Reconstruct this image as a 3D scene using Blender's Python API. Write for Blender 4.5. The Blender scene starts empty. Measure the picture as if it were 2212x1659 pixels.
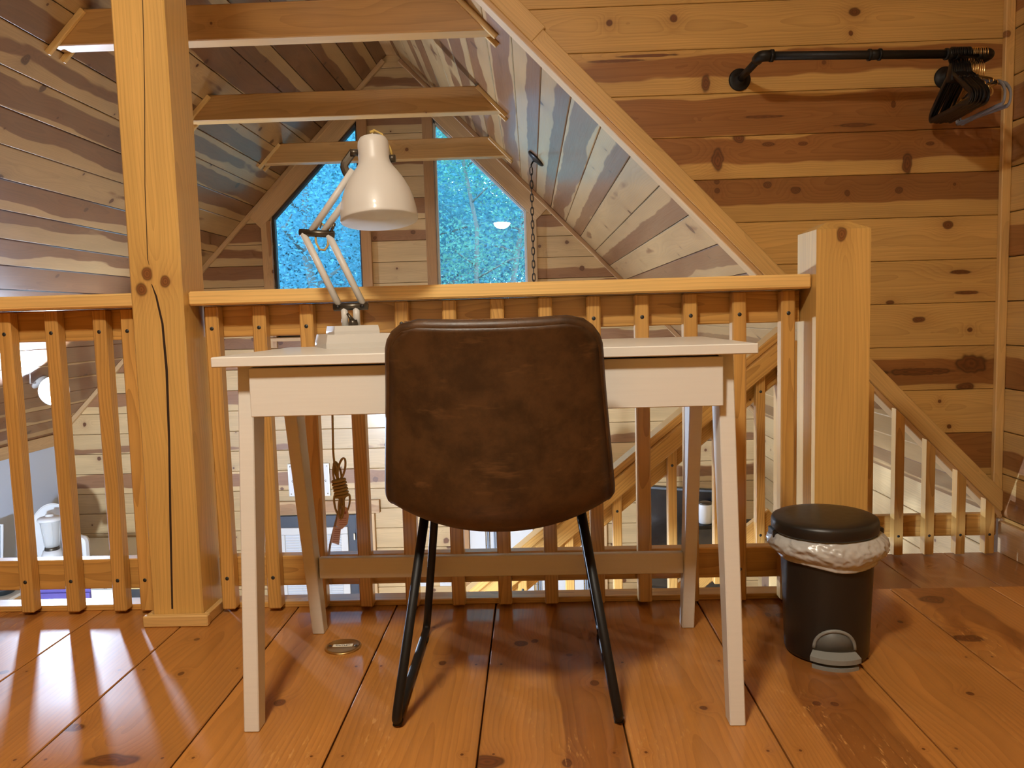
import bpy, bmesh, math, random
from mathutils import Vector, Matrix
from mathutils import noise as mnoise
import numpy as np

random.seed(7)
SC = bpy.context.scene
COL = SC.collection
PI = math.pi

# ------------------------------------------------------------------ camera, world, exposure
cam_d = bpy.data.cameras.new('camera')
cam_d.sensor_width = 36.0
cam_d.lens = 1660.0 / 2212.0 * 36.0
cam_d.clip_start = 0.05
cam = bpy.data.objects.new('camera', cam_d)
COL.objects.link(cam)
cam.matrix_world = Matrix(((0.99933, 0.02498, 0.02690, 0.0),
                           (0.02459, 0.08848, -0.99577, 0.0),
                           (-0.02726, 0.99576, 0.08781, 0.824),
                           (0, 0, 0, 1)))
SC.camera = cam
world = bpy.data.worlds.new('evening_sky')
SC.world = world
world.use_nodes = True
bg = world.node_tree.nodes['Background']
bg.inputs['Color'].default_value = (0.40, 0.72, 1.0, 1)
bg.inputs['Strength'].default_value = 7.5
SC.view_settings.view_transform = 'Standard'
SC.view_settings.look = 'None'
SC.view_settings.gamma = 1.0
SC.view_settings.exposure = 0.0
SC.view_settings.use_curve_mapping = False
SC.cycles.use_denoising = True
SC.cycles.max_bounces = 5
SC.cycles.diffuse_bounces = 3
SC.cycles.glossy_bounces = 2
SC.cycles.transmission_bounces = 6
SC.cycles.transparent_max_bounces = 8
SC.cycles.use_adaptive_sampling = True
SC.cycles.adaptive_min_samples = 12
SC.cycles.adaptive_threshold = 0.06
SC.cycles.sample_clamp_indirect = 4.0
SC.cycles.caustics_reflective = False
SC.cycles.caustics_refractive = False

LOFT_LAMP = 318.0      # radiance of the warm bowl lamp over the loft
KITCHEN_LAMP = 5000.0   # radiance of the cool lamp on the left roof slope
PENDANT = 500.0

# ------------------------------------------------------------------ helpers: objects
def W(o):
    return (W(o.parent) if o.parent else Matrix.Identity(4)) @ o.matrix_basis

def put(name, mesh, M=None, parent=None, mat=None):
    o = bpy.data.objects.new(name, mesh)
    COL.objects.link(o)
    M = M if M is not None else Matrix.Identity(4)
    if parent is not None:
        o.parent = parent
        o.matrix_basis = W(parent).inverted() @ M
    else:
        o.matrix_basis = M
    if mat is not None and mesh is not None:
        if not mesh.materials:
            mesh.materials.append(mat)
        elif mesh.materials[0] is not mat:
            o.material_slots[0].link = 'OBJECT'
            o.material_slots[0].material = mat
    return o

def tag(o, label=None, cat=None, group=None, kind=None):
    if label: o['label'] = label
    if cat: o['category'] = cat
    if group: o['group'] = group
    if kind: o['kind'] = kind
    return o

def thing(name, label, cat, loc=(0, 0, 0), group=None, kind=None):
    o = put(name, None, Matrix.Translation(loc))
    o.empty_display_size = 0.05
    return tag(o, label, cat, group, kind)

def T(x, y, z):
    return Matrix.Translation((x, y, z))

def frame(origin, X, Y):
    X = Vector(X).normalized(); Y = Vector(Y)
    Z = X.cross(Y).normalized(); Y = Z.cross(X)
    M = Matrix.Identity(4)
    for i in range(3):
        M[i][0], M[i][1], M[i][2], M[i][3] = X[i], Y[i], Z[i], origin[i]
    return M

def mesh_of(name, verts, faces, smooth=False):
    me = bpy.data.meshes.new(name)
    me.from_pydata([tuple(v) for v in verts], [], [tuple(f) for f in faces])
    me.update()
    if smooth:
        for p in me.polygons: p.use_smooth = True
    return me

_cache = {}
def box_mesh(lx, ly, lz, bev=0.002):
    key = (round(lx, 4), round(ly, 4), round(lz, 4), bev)
    if key in _cache: return _cache[key]
    bm = bmesh.new()
    bmesh.ops.create_cube(bm, size=1.0)
    for v in bm.verts:
        v.co.x *= lx; v.co.y *= ly; v.co.z *= lz
    if bev > 0:
        bmesh.ops.bevel(bm, geom=list(bm.edges), offset=min(bev, lx/3, ly/3, lz/3), segments=1, affect='EDGES')
    me = bpy.data.meshes.new('box')
    bm.to_mesh(me); bm.free()
    _cache[key] = me
    return me

def box(name, lo, hi, mat, parent=None, bev=0.002, color=None):
    lo = Vector(lo); hi = Vector(hi); s = hi - lo
    me = box_mesh(s.x, s.y, s.z, bev)
    o = put(name, me.copy() if mat and me.materials and me.materials[0] is not mat else me, T(*((lo + hi) / 2)), parent, None)
    if not o.data.materials: o.data.materials.append(mat)
    elif o.data.materials[0] is not mat: o.data.materials[0] = mat
    if color: o.color = color
    return o

_lcache = {}
def lumber(name, p0, p1, w, t, wdir, mat, parent=None, bev=0.003, color=None):
    """a stick of timber: local X along its length, Y across its width, Z through its thickness"""
    p0 = Vector(p0); p1 = Vector(p1); L = (p1 - p0).length
    key = (round(L, 4), round(w, 4), round(t, 4), bev, mat.name)
    if key not in _lcache:
        me = box_mesh(L, w, t, bev).copy()
        me.materials.clear(); me.materials.append(mat)
        _lcache[key] = me
    o = put(name, _lcache[key], frame((p0 + p1) / 2, p1 - p0, wdir), parent)
    o.color = color or rnd_color()
    return o

def clip(poly, a, b, c):
    """keep the part of a convex polygon with a*u+b*v <= c"""
    out = []
    for i in range(len(poly)):
        p, q = poly[i], poly[(i + 1) % len(poly)]
        dp = a*p[0] + b*p[1] - c; dq = a*q[0] + b*q[1] - c
        if dp <= 0: out.append(p)
        if (dp < 0 < dq) or (dq < 0 < dp):
            s = dp / (dp - dq)
            out.append((p[0] + s*(q[0]-p[0]), p[1] + s*(q[1]-p[1])))
    res = []
    for p in out:
        if not res or (abs(p[0]-res[-1][0]) + abs(p[1]-res[-1][1])) > 1e-4: res.append(p)
    if len(res) > 1 and abs(res[0][0]-res[-1][0]) + abs(res[0][1]-res[-1][1]) < 1e-4: res.pop()
    return res if len(res) >= 3 else []

def area2(poly):
    return sum(poly[i][0]*poly[(i+1) % len(poly)][1] - poly[(i+1) % len(poly)][0]*poly[i][1] for i in range(len(poly)))

def inset(poly, d):
    n = len(poly); out = []
    for i in range(n):
        a, b, c = Vector(poly[i-1]), Vector(poly[i]), Vector(poly[(i+1) % n])
        e1 = (b-a).normalized(); e2 = (c-b).normalized()
        n1 = Vector((-e1.y, e1.x)); n2 = Vector((-e2.y, e2.x))
        k = 1 + n1.dot(n2)
        m = (n1 + n2) / max(k, 0.25)
        out.append(tuple(b + m*d))
    return out

def prism_data(poly, th, ch):
    if area2(poly) < 0: poly = poly[::-1]
    n = len(poly)
    top = inset(poly, ch) if ch else poly
    V = [(p[0], p[1], 0) for p in poly] + [(p[0], p[1], th-ch) for p in poly]
    F = [tuple(range(n))[::-1]]
    for i in range(n):
        j = (i+1) % n
        F.append((i, j, n+j, n+i))
    if ch:
        V += [(p[0], p[1], th) for p in top]
        for i in range(n):
            j = (i+1) % n
            F.append((n+i, n+j, 2*n+j, 2*n+i))
        F.append(tuple(range(2*n, 3*n)))
    else:
        F.append(tuple(range(n, 2*n)))
    return V, F

def board(name, poly, origin, U, V, th, mat, parent, ch=0.003, color=None):
    """convex board lying in the plane origin+u*U+v*V, its face th out along U x V"""
    U = Vector(U); V = Vector(V)
    us = [p[0] for p in poly]; vs = [p[1] for p in poly]
    cu, cv = (min(us)+max(us))/2, (min(vs)+max(vs))/2
    vv, ff = prism_data([(p[0]-cu, p[1]-cv) for p in poly], th, ch)
    o = put(name, mesh_of(name, vv, ff), frame(Vector(origin) + U*cu + V*cv, U, V), parent, mat)
    o.color = color or rnd_color()
    return o

def rnd_color(heart=None, yc=None, tone=None):
    # R: seed, G: heartwood radius, B: pith offset across the board, A: tone
    return (random.random(), random.uniform(0.05, 0.62) if heart is None else heart,
            random.uniform(0.15, 0.85) if yc is None else yc, random.uniform(0.42, 0.58) if tone is None else tone)

def tube_data(pts, r, seg=8, closed=False, rn=None, caps=True):
    """tube along points; r number or list; rn: optional (normal vec, factor) flattening"""
    pts = [Vector(p) for p in pts]; n = len(pts)
    V, F = [], []
    prev = None
    for i, p in enumerate(pts):
        if closed: t = (pts[(i+1) % n] - pts[i-1]).normalized()
        else: t = (pts[min(i+1, n-1)] - pts[max(i-1, 0)]).normalized()
        if rn is not None:
            a = Vector(rn[0]); a = (a - t*a.dot(t)).normalized()
        elif prev is None:
            a = Vector((0, 0, 1)) if abs(t.z) < 0.9 else Vector((1, 0, 0))
            a = (a - t*a.dot(t)).normalized()
        else:
            a = (prev - t*prev.dot(t))
            a = a.normalized() if a.length > 1e-6 else Vector((1, 0, 0))
        prev = a
        b = t.cross(a)
        rr = r[i] if isinstance(r, (list, tuple)) else r
        for k in range(seg):
            w = 2*PI*k/seg
            f = rn[1] if rn is not None else 1.0
            V.append(p + a*(math.cos(w)*rr*f) + b*(math.sin(w)*rr))
    m = n if closed else n-1
    for i in range(m):
        j = (i+1) % n
        for k in range(seg):
            l = (k+1) % seg
            F.append((i*seg+k, i*seg+l, j*seg+l, j*seg+k))
    if not closed and caps:
        F.append(tuple(range(seg))[::-1]); F.append(tuple((n-1)*seg+k for k in range(seg)))
    return V, F

def tube(name, pts, r, mat, parent=None, seg=8, closed=False, rn=None):
    V, F = tube_data(pts, r, seg, closed, rn)
    c = Vector(pts[0])
    return put(name, mesh_of(name, [v - c for v in V], F, True), T(*c), parent, mat)

def join(parts):
    V, F = [], []
    for v, f in parts:
        k = len(V); V += list(v); F += [tuple(i+k for i in g) for g in f]
    return V, F

def rounded(pts, r, n=5):
    """polyline with its inner corners rounded"""
    pts = [Vector(p) for p in pts]; out = [pts[0]]
    for i in range(1, len(pts)-1):
        a, b, c = pts[i-1], pts[i], pts[i+1]
        d1 = (a-b); d2 = (c-b)
        rr = min(r, d1.length*0.49, d2.length*0.49)
        p, q = b + d1.normalized()*rr, b + d2.normalized()*rr
        for k in range(n+1):
            s = k/n
            out.append(p*(1-s)**2 + b*2*s*(1-s) + q*s*s)
    out.append(pts[-1])
    return out

def lathe_data(prof, seg=32):
    V, F = [], []
    for (r, z) in prof:
        for k in range(seg):
            a = 2*PI*k/seg
            V.append(Vector((r*math.cos(a), r*math.sin(a), z)))
    for i in range(len(prof)-1):
        for k in range(seg):
            l = (k+1) % seg
            F.append((i*seg+k, i*seg+l, (i+1)*seg+l, (i+1)*seg+k))
    if prof[0][0] > 1e-5: F.append(tuple(range(seg))[::-1])
    if prof[-1][0] > 1e-5: F.append(tuple((len(prof)-1)*seg+k for k in range(seg)))
    return V, F

def lathe(name, prof, M, mat, parent=None, seg=32, smooth=True):
    V, F = lathe_data(prof, seg)
    o = put(name, mesh_of(name, V, F, smooth), M, parent, mat)
    return o

def sharp(o, ang=40):
    me = o.data
    me.polygons.foreach_set('use_smooth', [True]*len(me.polygons))
    bm = bmesh.new(); bm.from_mesh(me)
    for e in bm.edges:
        if len(e.link_faces) == 2 and e.calc_face_angle(0) > math.radians(ang): e.smooth = False
    bm.to_mesh(me); bm.free()
    return o

# ------------------------------------------------------------------ helpers: materials
class NT:
    def __init__(s, name):
        s.m = bpy.data.materials.new(name); s.m.use_nodes = True
        s.t = s.m.node_tree; s.n = s.t.nodes
        s.b = s.n['Principled BSDF']; s.out = s.n['Material Output']
    def new(s, typ, **k):
        x = s.n.new(typ)
        for a, v in k.items(): setattr(x, a, v)
        return x
    def set(s, sock, v):
        if isinstance(v, bpy.types.NodeSocket): s.t.links.new(v, sock)
        else: sock.default_value = v
    def math(s, op, a, b=None, c=None):
        x = s.new('ShaderNodeMath', operation=op)
        s.set(x.inputs[0], a)
        if b is not None: s.set(x.inputs[1], b)
        if c is not None: s.set(x.inputs[2], c)
        return x.outputs[0]
    def ramp(s, v, a, b, lo=0.0, hi=1.0):
        x = s.new('ShaderNodeMapRange', interpolation_type='SMOOTHSTEP')
        for i, q in enumerate((v, a, b, lo, hi)): s.set(x.inputs[i], q)
        return x.outputs[0]
    def mix(s, f, a, b):
        x = s.new('ShaderNodeMix', data_type='RGBA')
        s.set(x.inputs[0], f); s.set(x.inputs[6], a); s.set(x.inputs[7], b)
        return x.outputs[2]
    def comb(s, x, y, z):
        c = s.new('ShaderNodeCombineXYZ')
        for i, q in enumerate((x, y, z)): s.set(c.inputs[i], q)
        return c.outputs[0]
    def noise(s, v, scale=1.0, detail=2.0, rough=0.5):
        x = s.new('ShaderNodeTexNoise')
        s.set(x.inputs['Vector'], v); s.set(x.inputs['Scale'], scale)
        s.set(x.inputs['Detail'], detail); s.set(x.inputs['Roughness'], rough)
        return x.outputs['Fac']
    def bump(s, h, strength=0.2, dist=0.01):
        x = s.new('ShaderNodeBump')
        s.set(x.inputs['Strength'], strength); s.set(x.inputs['Distance'], dist); s.set(x.inputs['Height'], h)
        s.set(s.b.inputs['Normal'], x.outputs[0])

def rgba(c): return (c[0], c[1], c[2], 1.0)

def pine(name, sap, heart, ring=0.35, knots=0.55, ringf=170.0, rough=0.42, coat=0.25, coat_rough=0.15, cell=3.2,
         halo=0.5, explicit=(), scuff=0.0, ksize=1.0, width=1.0):
    """sawn pine in object space: x along the grain; growth rings about a wandering pith, red heartwood, knots"""
    m = NT(name)
    tc = m.new('ShaderNodeTexCoord').outputs['Object']
    sep = m.new('ShaderNodeSeparateXYZ'); m.set(sep.inputs[0], tc)
    x, y, z = sep.outputs
    oi = m.new('ShaderNodeObjectInfo')
    sc = m.new('ShaderNodeSeparateColor'); m.set(sc.inputs[0], oi.outputs['Color'])
    seed, hr, yc, tone = sc.outputs[0], sc.outputs[1], sc.outputs[2], oi.outputs['Alpha']
    so = m.math('MULTIPLY', seed, 91.0)
    # knots
    vv = m.comb(m.math('ADD', m.math('MULTIPLY', x, cell), so), m.math('ADD', m.math('MULTIPLY', m.math('ADD', y, m.math('MULTIPLY', z, 0.6)), cell), m.math('MULTIPLY', seed, 37.0)), 0.0)
    vo = m.new('ShaderNodeTexVoronoi', voronoi_dimensions='2D')
    m.set(vo.inputs['Vector'], vv); m.set(vo.inputs['Scale'], 1.0)
    vc = m.new('ShaderNodeSeparateColor'); m.set(vc.inputs[0], vo.outputs['Color'])
    has = m.math('GREATER_THAN', vc.outputs[0], 1.0 - knots)
    size = m.math('MULTIPLY_ADD', m.math('POWER', vc.outputs[1], 2.0), 0.017*ksize, 0.004*ksize)
    wob = m.noise(m.comb(m.math('MULTIPLY', x, 40.0), m.math('MULTIPLY', y, 40.0), so), 1.0, 0.0)
    e = m.math('DIVIDE', m.math('DIVIDE', vo.outputs['Distance'], cell), size)
    e = m.math('ADD', e, m.math('MULTIPLY_ADD', wob, 0.6, -0.3))
    e = m.math('MULTIPLY_ADD', m.math('SUBTRACT', 1.0, has), 50.0, e)
    for (kx, ky, sx, sy) in explicit:
        a = m.math('DIVIDE', m.math('SUBTRACT', x, kx), sx); b = m.math('DIVIDE', m.math('SUBTRACT', y, ky), sy)
        q = m.math('SQRT', m.math('ADD', m.math('MULTIPLY', a, a), m.math('MULTIPLY', b, b)))
        q = m.math('ADD', q, m.math('MULTIPLY_ADD', wob, 0.5, -0.25))
        e = m.math('MINIMUM', e, q)
    kmask = m.ramp(e, 1.2, 0.7)
    near = m.math('EXPONENT', m.math('MULTIPLY', m.math('MULTIPLY', e, e), -0.13))
    far = m.math('EXPONENT', m.math('MULTIPLY', e, -0.55))
    # rings about the pith
    lowv = m.comb(m.math('ADD', m.math('MULTIPLY', x, 1.3), so), m.math('MULTIPLY', y, 5.0), m.math('MULTIPLY', z, 5.0))
    low = m.noise(lowv, 1.0, 1.0, 0.5)
    wand = m.math('MULTIPLY_ADD', low, 0.075*width, -0.0375*width)
    yy = m.math('ADD', m.math('SUBTRACT', y, m.math('MULTIPLY_ADD', yc, 0.2*width, -0.1*width)), wand)
    zz = m.math('ADD', z, m.math('MULTIPLY_ADD', low, 0.05*width, 0.035*width))
    r = m.math('SQRT', m.math('ADD', m.math('MULTIPLY', yy, yy), m.math('MULTIPLY', zz, zz)))
    edge = m.noise(m.comb(m.math('ADD', m.math('MULTIPLY', x, 3.0), so), m.math('MULTIPLY', y, 10.0), 3.0), 1.0, 2.0, 0.6)
    rn = m.math('MULTIPLY_ADD', edge, 0.012, m.math('MULTIPLY_ADD', near, 0.02, r))
    saw = m.math('FRACT', m.math('MULTIPLY', rn, ringf))
    late = m.math('MULTIPLY', m.math('POWER', saw, 2.2), ring)
    # heartwood with a wavering edge
    hv = m.math('SUBTRACT', m.math('MULTIPLY', hr, 0.2*width), m.math('ADD', r, m.math('MULTIPLY_ADD', edge, 0.030*width, -0.015*width)))
    hm = m.ramp(hv, -0.0015*width, 0.0035*width)
    fine = m.noise(m.comb(m.math('MULTIPLY', x, 5.0), m.math('MULTIPLY', y, 260.0), m.math('MULTIPLY', z, 260.0)), 1.0, 0.0)
    patch = m.noise(m.comb(m.math('ADD', m.math('MULTIPLY', x, 2.2), so), m.math('MULTIPLY', y, 14.0), m.math('MULTIPLY', z, 14.0)), 1.0, 1.0)
    darker = lambda c, k: rgba((c[0]*k, c[1]*k*0.9, c[2]*k*0.8))
    sapc = m.mix(late, rgba(sap), darker(sap, 0.62))
    hc = m.mix(late, rgba(heart), darker(heart, 0.55))
    c = m.mix(hm, sapc, hc)
    c = m.mix(m.math('MULTIPLY', far, halo), c, rgba((heart[0]*0.75, heart[1]*0.62, heart[2]*0.55)))
    ke = m.math('MULTIPLY_ADD', m.math('SINE', m.math('MULTIPLY', e, 16.0)), 0.25, 0.25)
    ke = m.math('ADD', ke, m.ramp(e, 0.55, 0.95, 0.0, 0.5))
    kc = m.mix(ke, rgba((heart[0]*0.62, heart[1]*0.5, heart[2]*0.45)), rgba((heart[0]*0.16, heart[1]*0.12, heart[2]*0.12)))
    c = m.mix(kmask, c, kc)
    v = m.math('MULTIPLY', m.math('MULTIPLY_ADD', fine, 0.22, 0.89), m.math('MULTIPLY_ADD', patch, 0.36, 0.82))
    v = m.math('MULTIPLY', v, m.math('MULTIPLY_ADD', tone, 1.0, 0.5))
    hsv = m.new('ShaderNodeHueSaturation'); m.set(hsv.inputs['Value'], v); m.set(hsv.inputs['Color'], c)
    c = hsv.outputs[0]
    ro = m.math('MULTIPLY_ADD', fine, 0.12, rough - 0.06)
    if scuff:
        s1 = m.noise(m.comb(m.math('ADD', m.math('MULTIPLY', x, 26.0), so), m.math('MULTIPLY', y, 120.0), 0.0), 1.0, 2.0, 0.7)
        s2 = m.noise(m.comb(m.math('ADD', m.math('MULTIPLY', x, 2.4), so), m.math('MULTIPLY', y, 5.0), 5.0), 1.0, 1.0)
        sm = m.math('MULTIPLY', m.ramp(s1, 0.57, 0.68), m.ramp(s2, 0.5, 0.66))
        c = m.mix(m.math('MULTIPLY', sm, scuff), c, rgba((min(1, sap[0]*1.25), sap[1]*1.5, sap[2]*1.9)))
        ro = m.math('MULTIPLY_ADD', sm, 0.25, ro)
        ro = m.math('MULTIPLY_ADD', s2, 0.12, ro)
    m.set(m.b.inputs['Base Color'], c); m.set(m.b.inputs['Roughness'], ro)
    m.set(m.b.inputs['Coat Weight'], coat); m.set(m.b.inputs['Coat Roughness'], coat_rough)
    return m.m

def plain(name, col, rough=0.5, metal=0.0, coat=0.0, var=0.08, scale=9.0, bump=0.0, stretch=(1, 1, 1), spec=0.5, sub=0.0):
    m = NT(name)
    tc = m.new('ShaderNodeTexCoord').outputs['Object']
    mp = m.new('ShaderNodeMapping'); m.set(mp.inputs['Vector'], tc); mp.inputs['Scale'].default_value = stretch
    n = m.noise(mp.outputs[0], scale, 2.0, 0.6)
    lo = rgba([c*(1-var) for c in col]); hi = rgba([min(1, c*(1+var)) for c in col])
    m.set(m.b.inputs['Base Color'], m.mix(n, lo, hi))
    m.set(m.b.inputs['Roughness'], m.math('MULTIPLY_ADD', n, 0.1, rough-0.05))
    m.b.inputs['Metallic'].default_value = metal
    m.b.inputs['Coat Weight'].default_value = coat
    m.b.inputs['Specular IOR Level'].default_value = spec
    if bump: m.bump(n, bump, 0.003)
    return m.m

def emit(name, col, strength):
    m = NT(name)
    m.b.inputs['Base Color'].default_value = rgba(col)
    m.b.inputs['Emission Color'].default_value = rgba(col)
    m.b.inputs['Emission Strength'].default_value = strength
    return m.m

SAP, HEART = (0.62, 0.385, 0.125), (0.32, 0.138, 0.038)
PALE, PHEART = (0.60, 0.415, 0.205), (0.29, 0.138, 0.060)
FIR, FHEART = (0.64, 0.36, 0.10), (0.40, 0.185, 0.045)
FLO, FLOH = (0.49, 0.203, 0.043), (0.31, 0.112, 0.022)
M_wall = pine('loft_wall_pine', SAP, HEART, ring=0.42, knots=0.35)
M_ceil = pine('roof_pine', (0.45, 0.285, 0.13), (0.20, 0.088, 0.037), ring=0.28, knots=0.62, rough=0.36, coat=0.5, coat_rough=0.12, ksize=1.35)
M_gable = pine('gable_pine', PALE, PHEART, ring=0.28, knots=0.75, ksize=1.25)
M_fir = pine('railing_fir', FIR, FHEART, ring=0.7, knots=0.12, ringf=150, halo=0.35, rough=0.4, coat=0.6, coat_rough=0.2)
M_beam = pine('beam_pine', (0.46, 0.25, 0.08), (0.32, 0.14, 0.04), ring=0.4, knots=0.3, ringf=110)
M_floor = pine('floor_pine', FLO, FLOH, ring=0.45, knots=0.12, ringf=120, rough=0.38, coat=0.42, coat_rough=0.10, scuff=0.8, width=1.35)
M_cap = pine('handrail_fir', (0.80, 0.52, 0.185), (0.5, 0.25, 0.07), ring=0.3, knots=0.1, ringf=120, coat=0.5, coat_rough=0.2)
M_landing = pine('landing_pine', (0.42, 0.19, 0.06), (0.30, 0.11, 0.03), ring=0.4, knots=0.1, rough=0.4, coat=0.3, width=1.35)
M_trim = pine('trim_pine', (0.68, 0.44, 0.165), (0.5, 0.26, 0.08), ring=0.3, knots=0.25)
M_ptrim = pine('gable_trim_pine', (0.60, 0.385, 0.19), (0.42, 0.22, 0.09), ring=0.3, knots=0.3)
M_gap = plain('board_gap_shadow_wood', (0.12, 0.055, 0.02), 0.8)
M_white = plain('white_stained_wood', (0.70, 0.685, 0.635), 0.42, var=0.045, scale=3.0, stretch=(2, 60, 60), coat=0.1)
M_lampw = plain('cream_lamp_enamel', (0.60, 0.58, 0.545), 0.42, var=0.01, coat=0.1)
M_black = plain('black_powder_coat', (0.007, 0.0065, 0.006), 0.5, var=0.15, spec=0.35)
M_plast = plain('black_plastic', (0.014, 0.012, 0.010), 0.38, var=0.1, scale=60)
M_grey = plain('grey_pedal_plastic', (0.23, 0.235, 0.22), 0.45)
M_gun = plain('gunmetal', (0.10, 0.085, 0.065), 0.35, metal=0.8)
M_screw = plain('dark_screw_steel', (0.05, 0.055, 0.055), 0.45, metal=0.6)
M_brass = plain('brass', (0.62, 0.43, 0.17), 0.3, metal=1.0)
M_gold = plain('gold_wire', (0.9, 0.66, 0.30), 0.25, metal=1.0)
M_velvet = plain('grey_velvet', (0.24, 0.24, 0.26), 0.85, scale=80)
M_hang = plain('black_hanger_plastic', (0.009, 0.007, 0.006), 0.4, spec=0.35)
M_cord = plain('tan_cord', (0.46, 0.33, 0.12), 0.7, scale=200)
M_tagp = plain('pink_warning_tag', (0.86, 0.62, 0.52), 0.7)
M_ink = plain('dark_ink', (0.03, 0.03, 0.035), 0.7)
M_ink2 = plain('red_ink', (0.55, 0.22, 0.16), 0.7)
M_paper = plain('white_sign_board', (0.82, 0.83, 0.86), 0.6, var=0.02)
M_wplast = plain('white_plastic', (0.74, 0.74, 0.74), 0.35, var=0.02)
M_slate = plain('slate_door_paint', (0.055, 0.065, 0.09), 0.5, var=0.05)
M_blind = plain('white_blind', (0.75, 0.8, 0.88), 0.6, var=0.02)
M_purple = plain('purple_box_card', (0.10, 0.075, 0.30), 0.5, var=0.15)
M_tv = plain('black_screen', (0.006, 0.006, 0.008), 0.12)
M_wallpaint = plain('grey_white_wall_paint', (0.60, 0.69, 0.86), 0.8, var=0.03, scale=3)
M_bronze = plain('bronze_fixture', (0.02, 0.017, 0.015), 0.4, metal=0.5)
M_rubber = plain('rubber', (0.03, 0.028, 0.024), 0.8)
M_steel = plain('steel', (0.55, 0.53, 0.48), 0.3, metal=1.0)
M_cream = plain('cream_card', (0.8, 0.74, 0.6), 0.7, var=0.03)
M_bowl = emit('lit_alabaster_bowl', (1.0, 0.905, 0.74), LOFT_LAMP)
M_kit = emit('lit_kitchen_lamp_diffuser', (0.58, 0.75, 1.0), KITCHEN_LAMP)
M_globe = emit('added_globe_glow', (0.62, 0.78, 1.0), 1900.0)
M_bulb = emit('pendant_bulb', (0.62, 0.78, 1.0), PENDANT)

def leather():
    m = NT('brown_leather')
    tc = m.new('ShaderNodeTexCoord').outputs['Object']
    n1 = m.noise(tc, 9.0, 5.0, 0.6); n2 = m.noise(tc, 28.0, 6.0, 0.7); n3 = m.noise(tc, 420.0, 2.0, 0.5)
    mp = m.new('ShaderNodeMapping'); m.set(mp.inputs['Vector'], tc); mp.inputs['Rotation'].default_value = (0.3, 0.6, 0.4); mp.inputs['Scale'].default_value = (6, 30, 30)
    n4 = m.noise(mp.outputs[0], 1.0, 4.0, 0.7)
    f = m.math('MULTIPLY_ADD', n2, 0.5, m.math('MULTIPLY', n1, 0.6))
    c = m.mix(m.ramp(f, 0.40, 0.68), rgba((0.027, 0.0115, 0.0038)), rgba((0.070, 0.032, 0.0104)))
    c = m.mix(m.math('MULTIPLY', m.ramp(n4, 0.56, 0.76), 0.5), c, rgba((0.17, 0.085, 0.032)))
    m.set(m.b.inputs['Base Color'], c)
    m.set(m.b.inputs['Roughness'], m.math('MULTIPLY_ADD', n2, 0.2, 0.34))
    m.bump(m.math('ADD', n3, n2), 0.12, 0.002)
    return m.m
M_leather = leather()
M_stitch = plain('tan_stitching', (0.22, 0.11, 0.05), 0.7)

def bag():
    m = NT('grey_bin_liner')
    tc = m.new('ShaderNodeTexCoord').outputs['Object']
    n = m.noise(tc, 26.0, 3.0, 0.55)
    m.b.inputs['Base Color'].default_value = (0.47, 0.47, 0.455, 1)
    m.b.inputs['Roughness'].default_value = 0.27
    m.b.inputs['Specular IOR Level'].default_value = 0.7
    m.bump(n, 0.25, 0.006)
    return m.m
M_bag = bag()

def pane_mat():
    m = NT('window_glass')
    g = m.new('ShaderNodeBsdfGlossy'); g.inputs['Roughness'].default_value = 0.0
    t = m.new('ShaderNodeBsdfTransparent'); t.inputs['Color'].default_value = (0.93, 0.97, 0.98, 1)
    fr = m.new('ShaderNodeFresnel'); fr.inputs['IOR'].default_value = 1.5
    mx = m.new('ShaderNodeMixShader')
    m.set(mx.inputs[0], fr.outputs[0]); m.set(mx.inputs[1], t.outputs[0]); m.set(mx.inputs[2], g.outputs[0])
    m.set(m.out.inputs['Surface'], mx.outputs[0])
    return m.m
M_pane = pane_mat()

def leaf_mat(name, a, b):
    m = NT(name)
    tc = m.new('ShaderNodeTexCoord').outputs['Object']
    n = m.noise(tc, 1.6, 3.0, 0.6)
    n2 = m.noise(tc, 14.0, 2.0, 0.6)
    c = m.mix(m.math('MULTIPLY_ADD', n, 0.6, m.math('MULTIPLY', n2, 0.45)), rgba(a), rgba(b))
    m.set(m.b.inputs['Base Color'], c)
    m.b.inputs['Roughness'].default_value = 0.7
    m.b.inputs['Specular IOR Level'].default_value = 0.2
    tr = m.new('ShaderNodeBsdfTranslucent'); m.set(tr.inputs['Color'], c)
    mx = m.new('ShaderNodeMixShader'); mx.inputs[0].default_value = 0.45
    m.set(mx.inputs[1], m.b.outputs[0]); m.set(mx.inputs[2], tr.outputs[0])
    m.set(m.out.inputs['Surface'], mx.outputs[0])
    return m.m
M_bark = plain('bark', (0.17, 0.17, 0.16), 0.9, var=0.4, scale=6, stretch=(3, 3, 0.6))
M_ground = plain('forest_floor', (0.06, 0.09, 0.05), 0.9, var=0.5, scale=2)

# ------------------------------------------------------------------ main dimensions
XA, ZA, K = -1.09, 3.03, 1.03            # ridge and roof slope
YR = 2.11                                # front of the balusters
YW = 3.15                                # face of the dormer end wall
YF = 6.50                                # face of the far gable wall
XR = 1.90                                # face of the right-hand wall
XL = -4.12                               # face of the left knee wall
ZB = -2.85                               # floor of the room below
YB = -2.6                                # wall behind the camera
CS = 1/math.sqrt(1+K*K); SN = K*CS
def roof(x): return ZA - K*abs(x-XA)

def structure(name, mesh_or_parts, mat, label=None, cat=None):
    V, F = join(mesh_or_parts)
    o = put(name, mesh_of(name, V, F), None, None, mat)
    return tag(o, label, cat, kind='structure')

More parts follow.
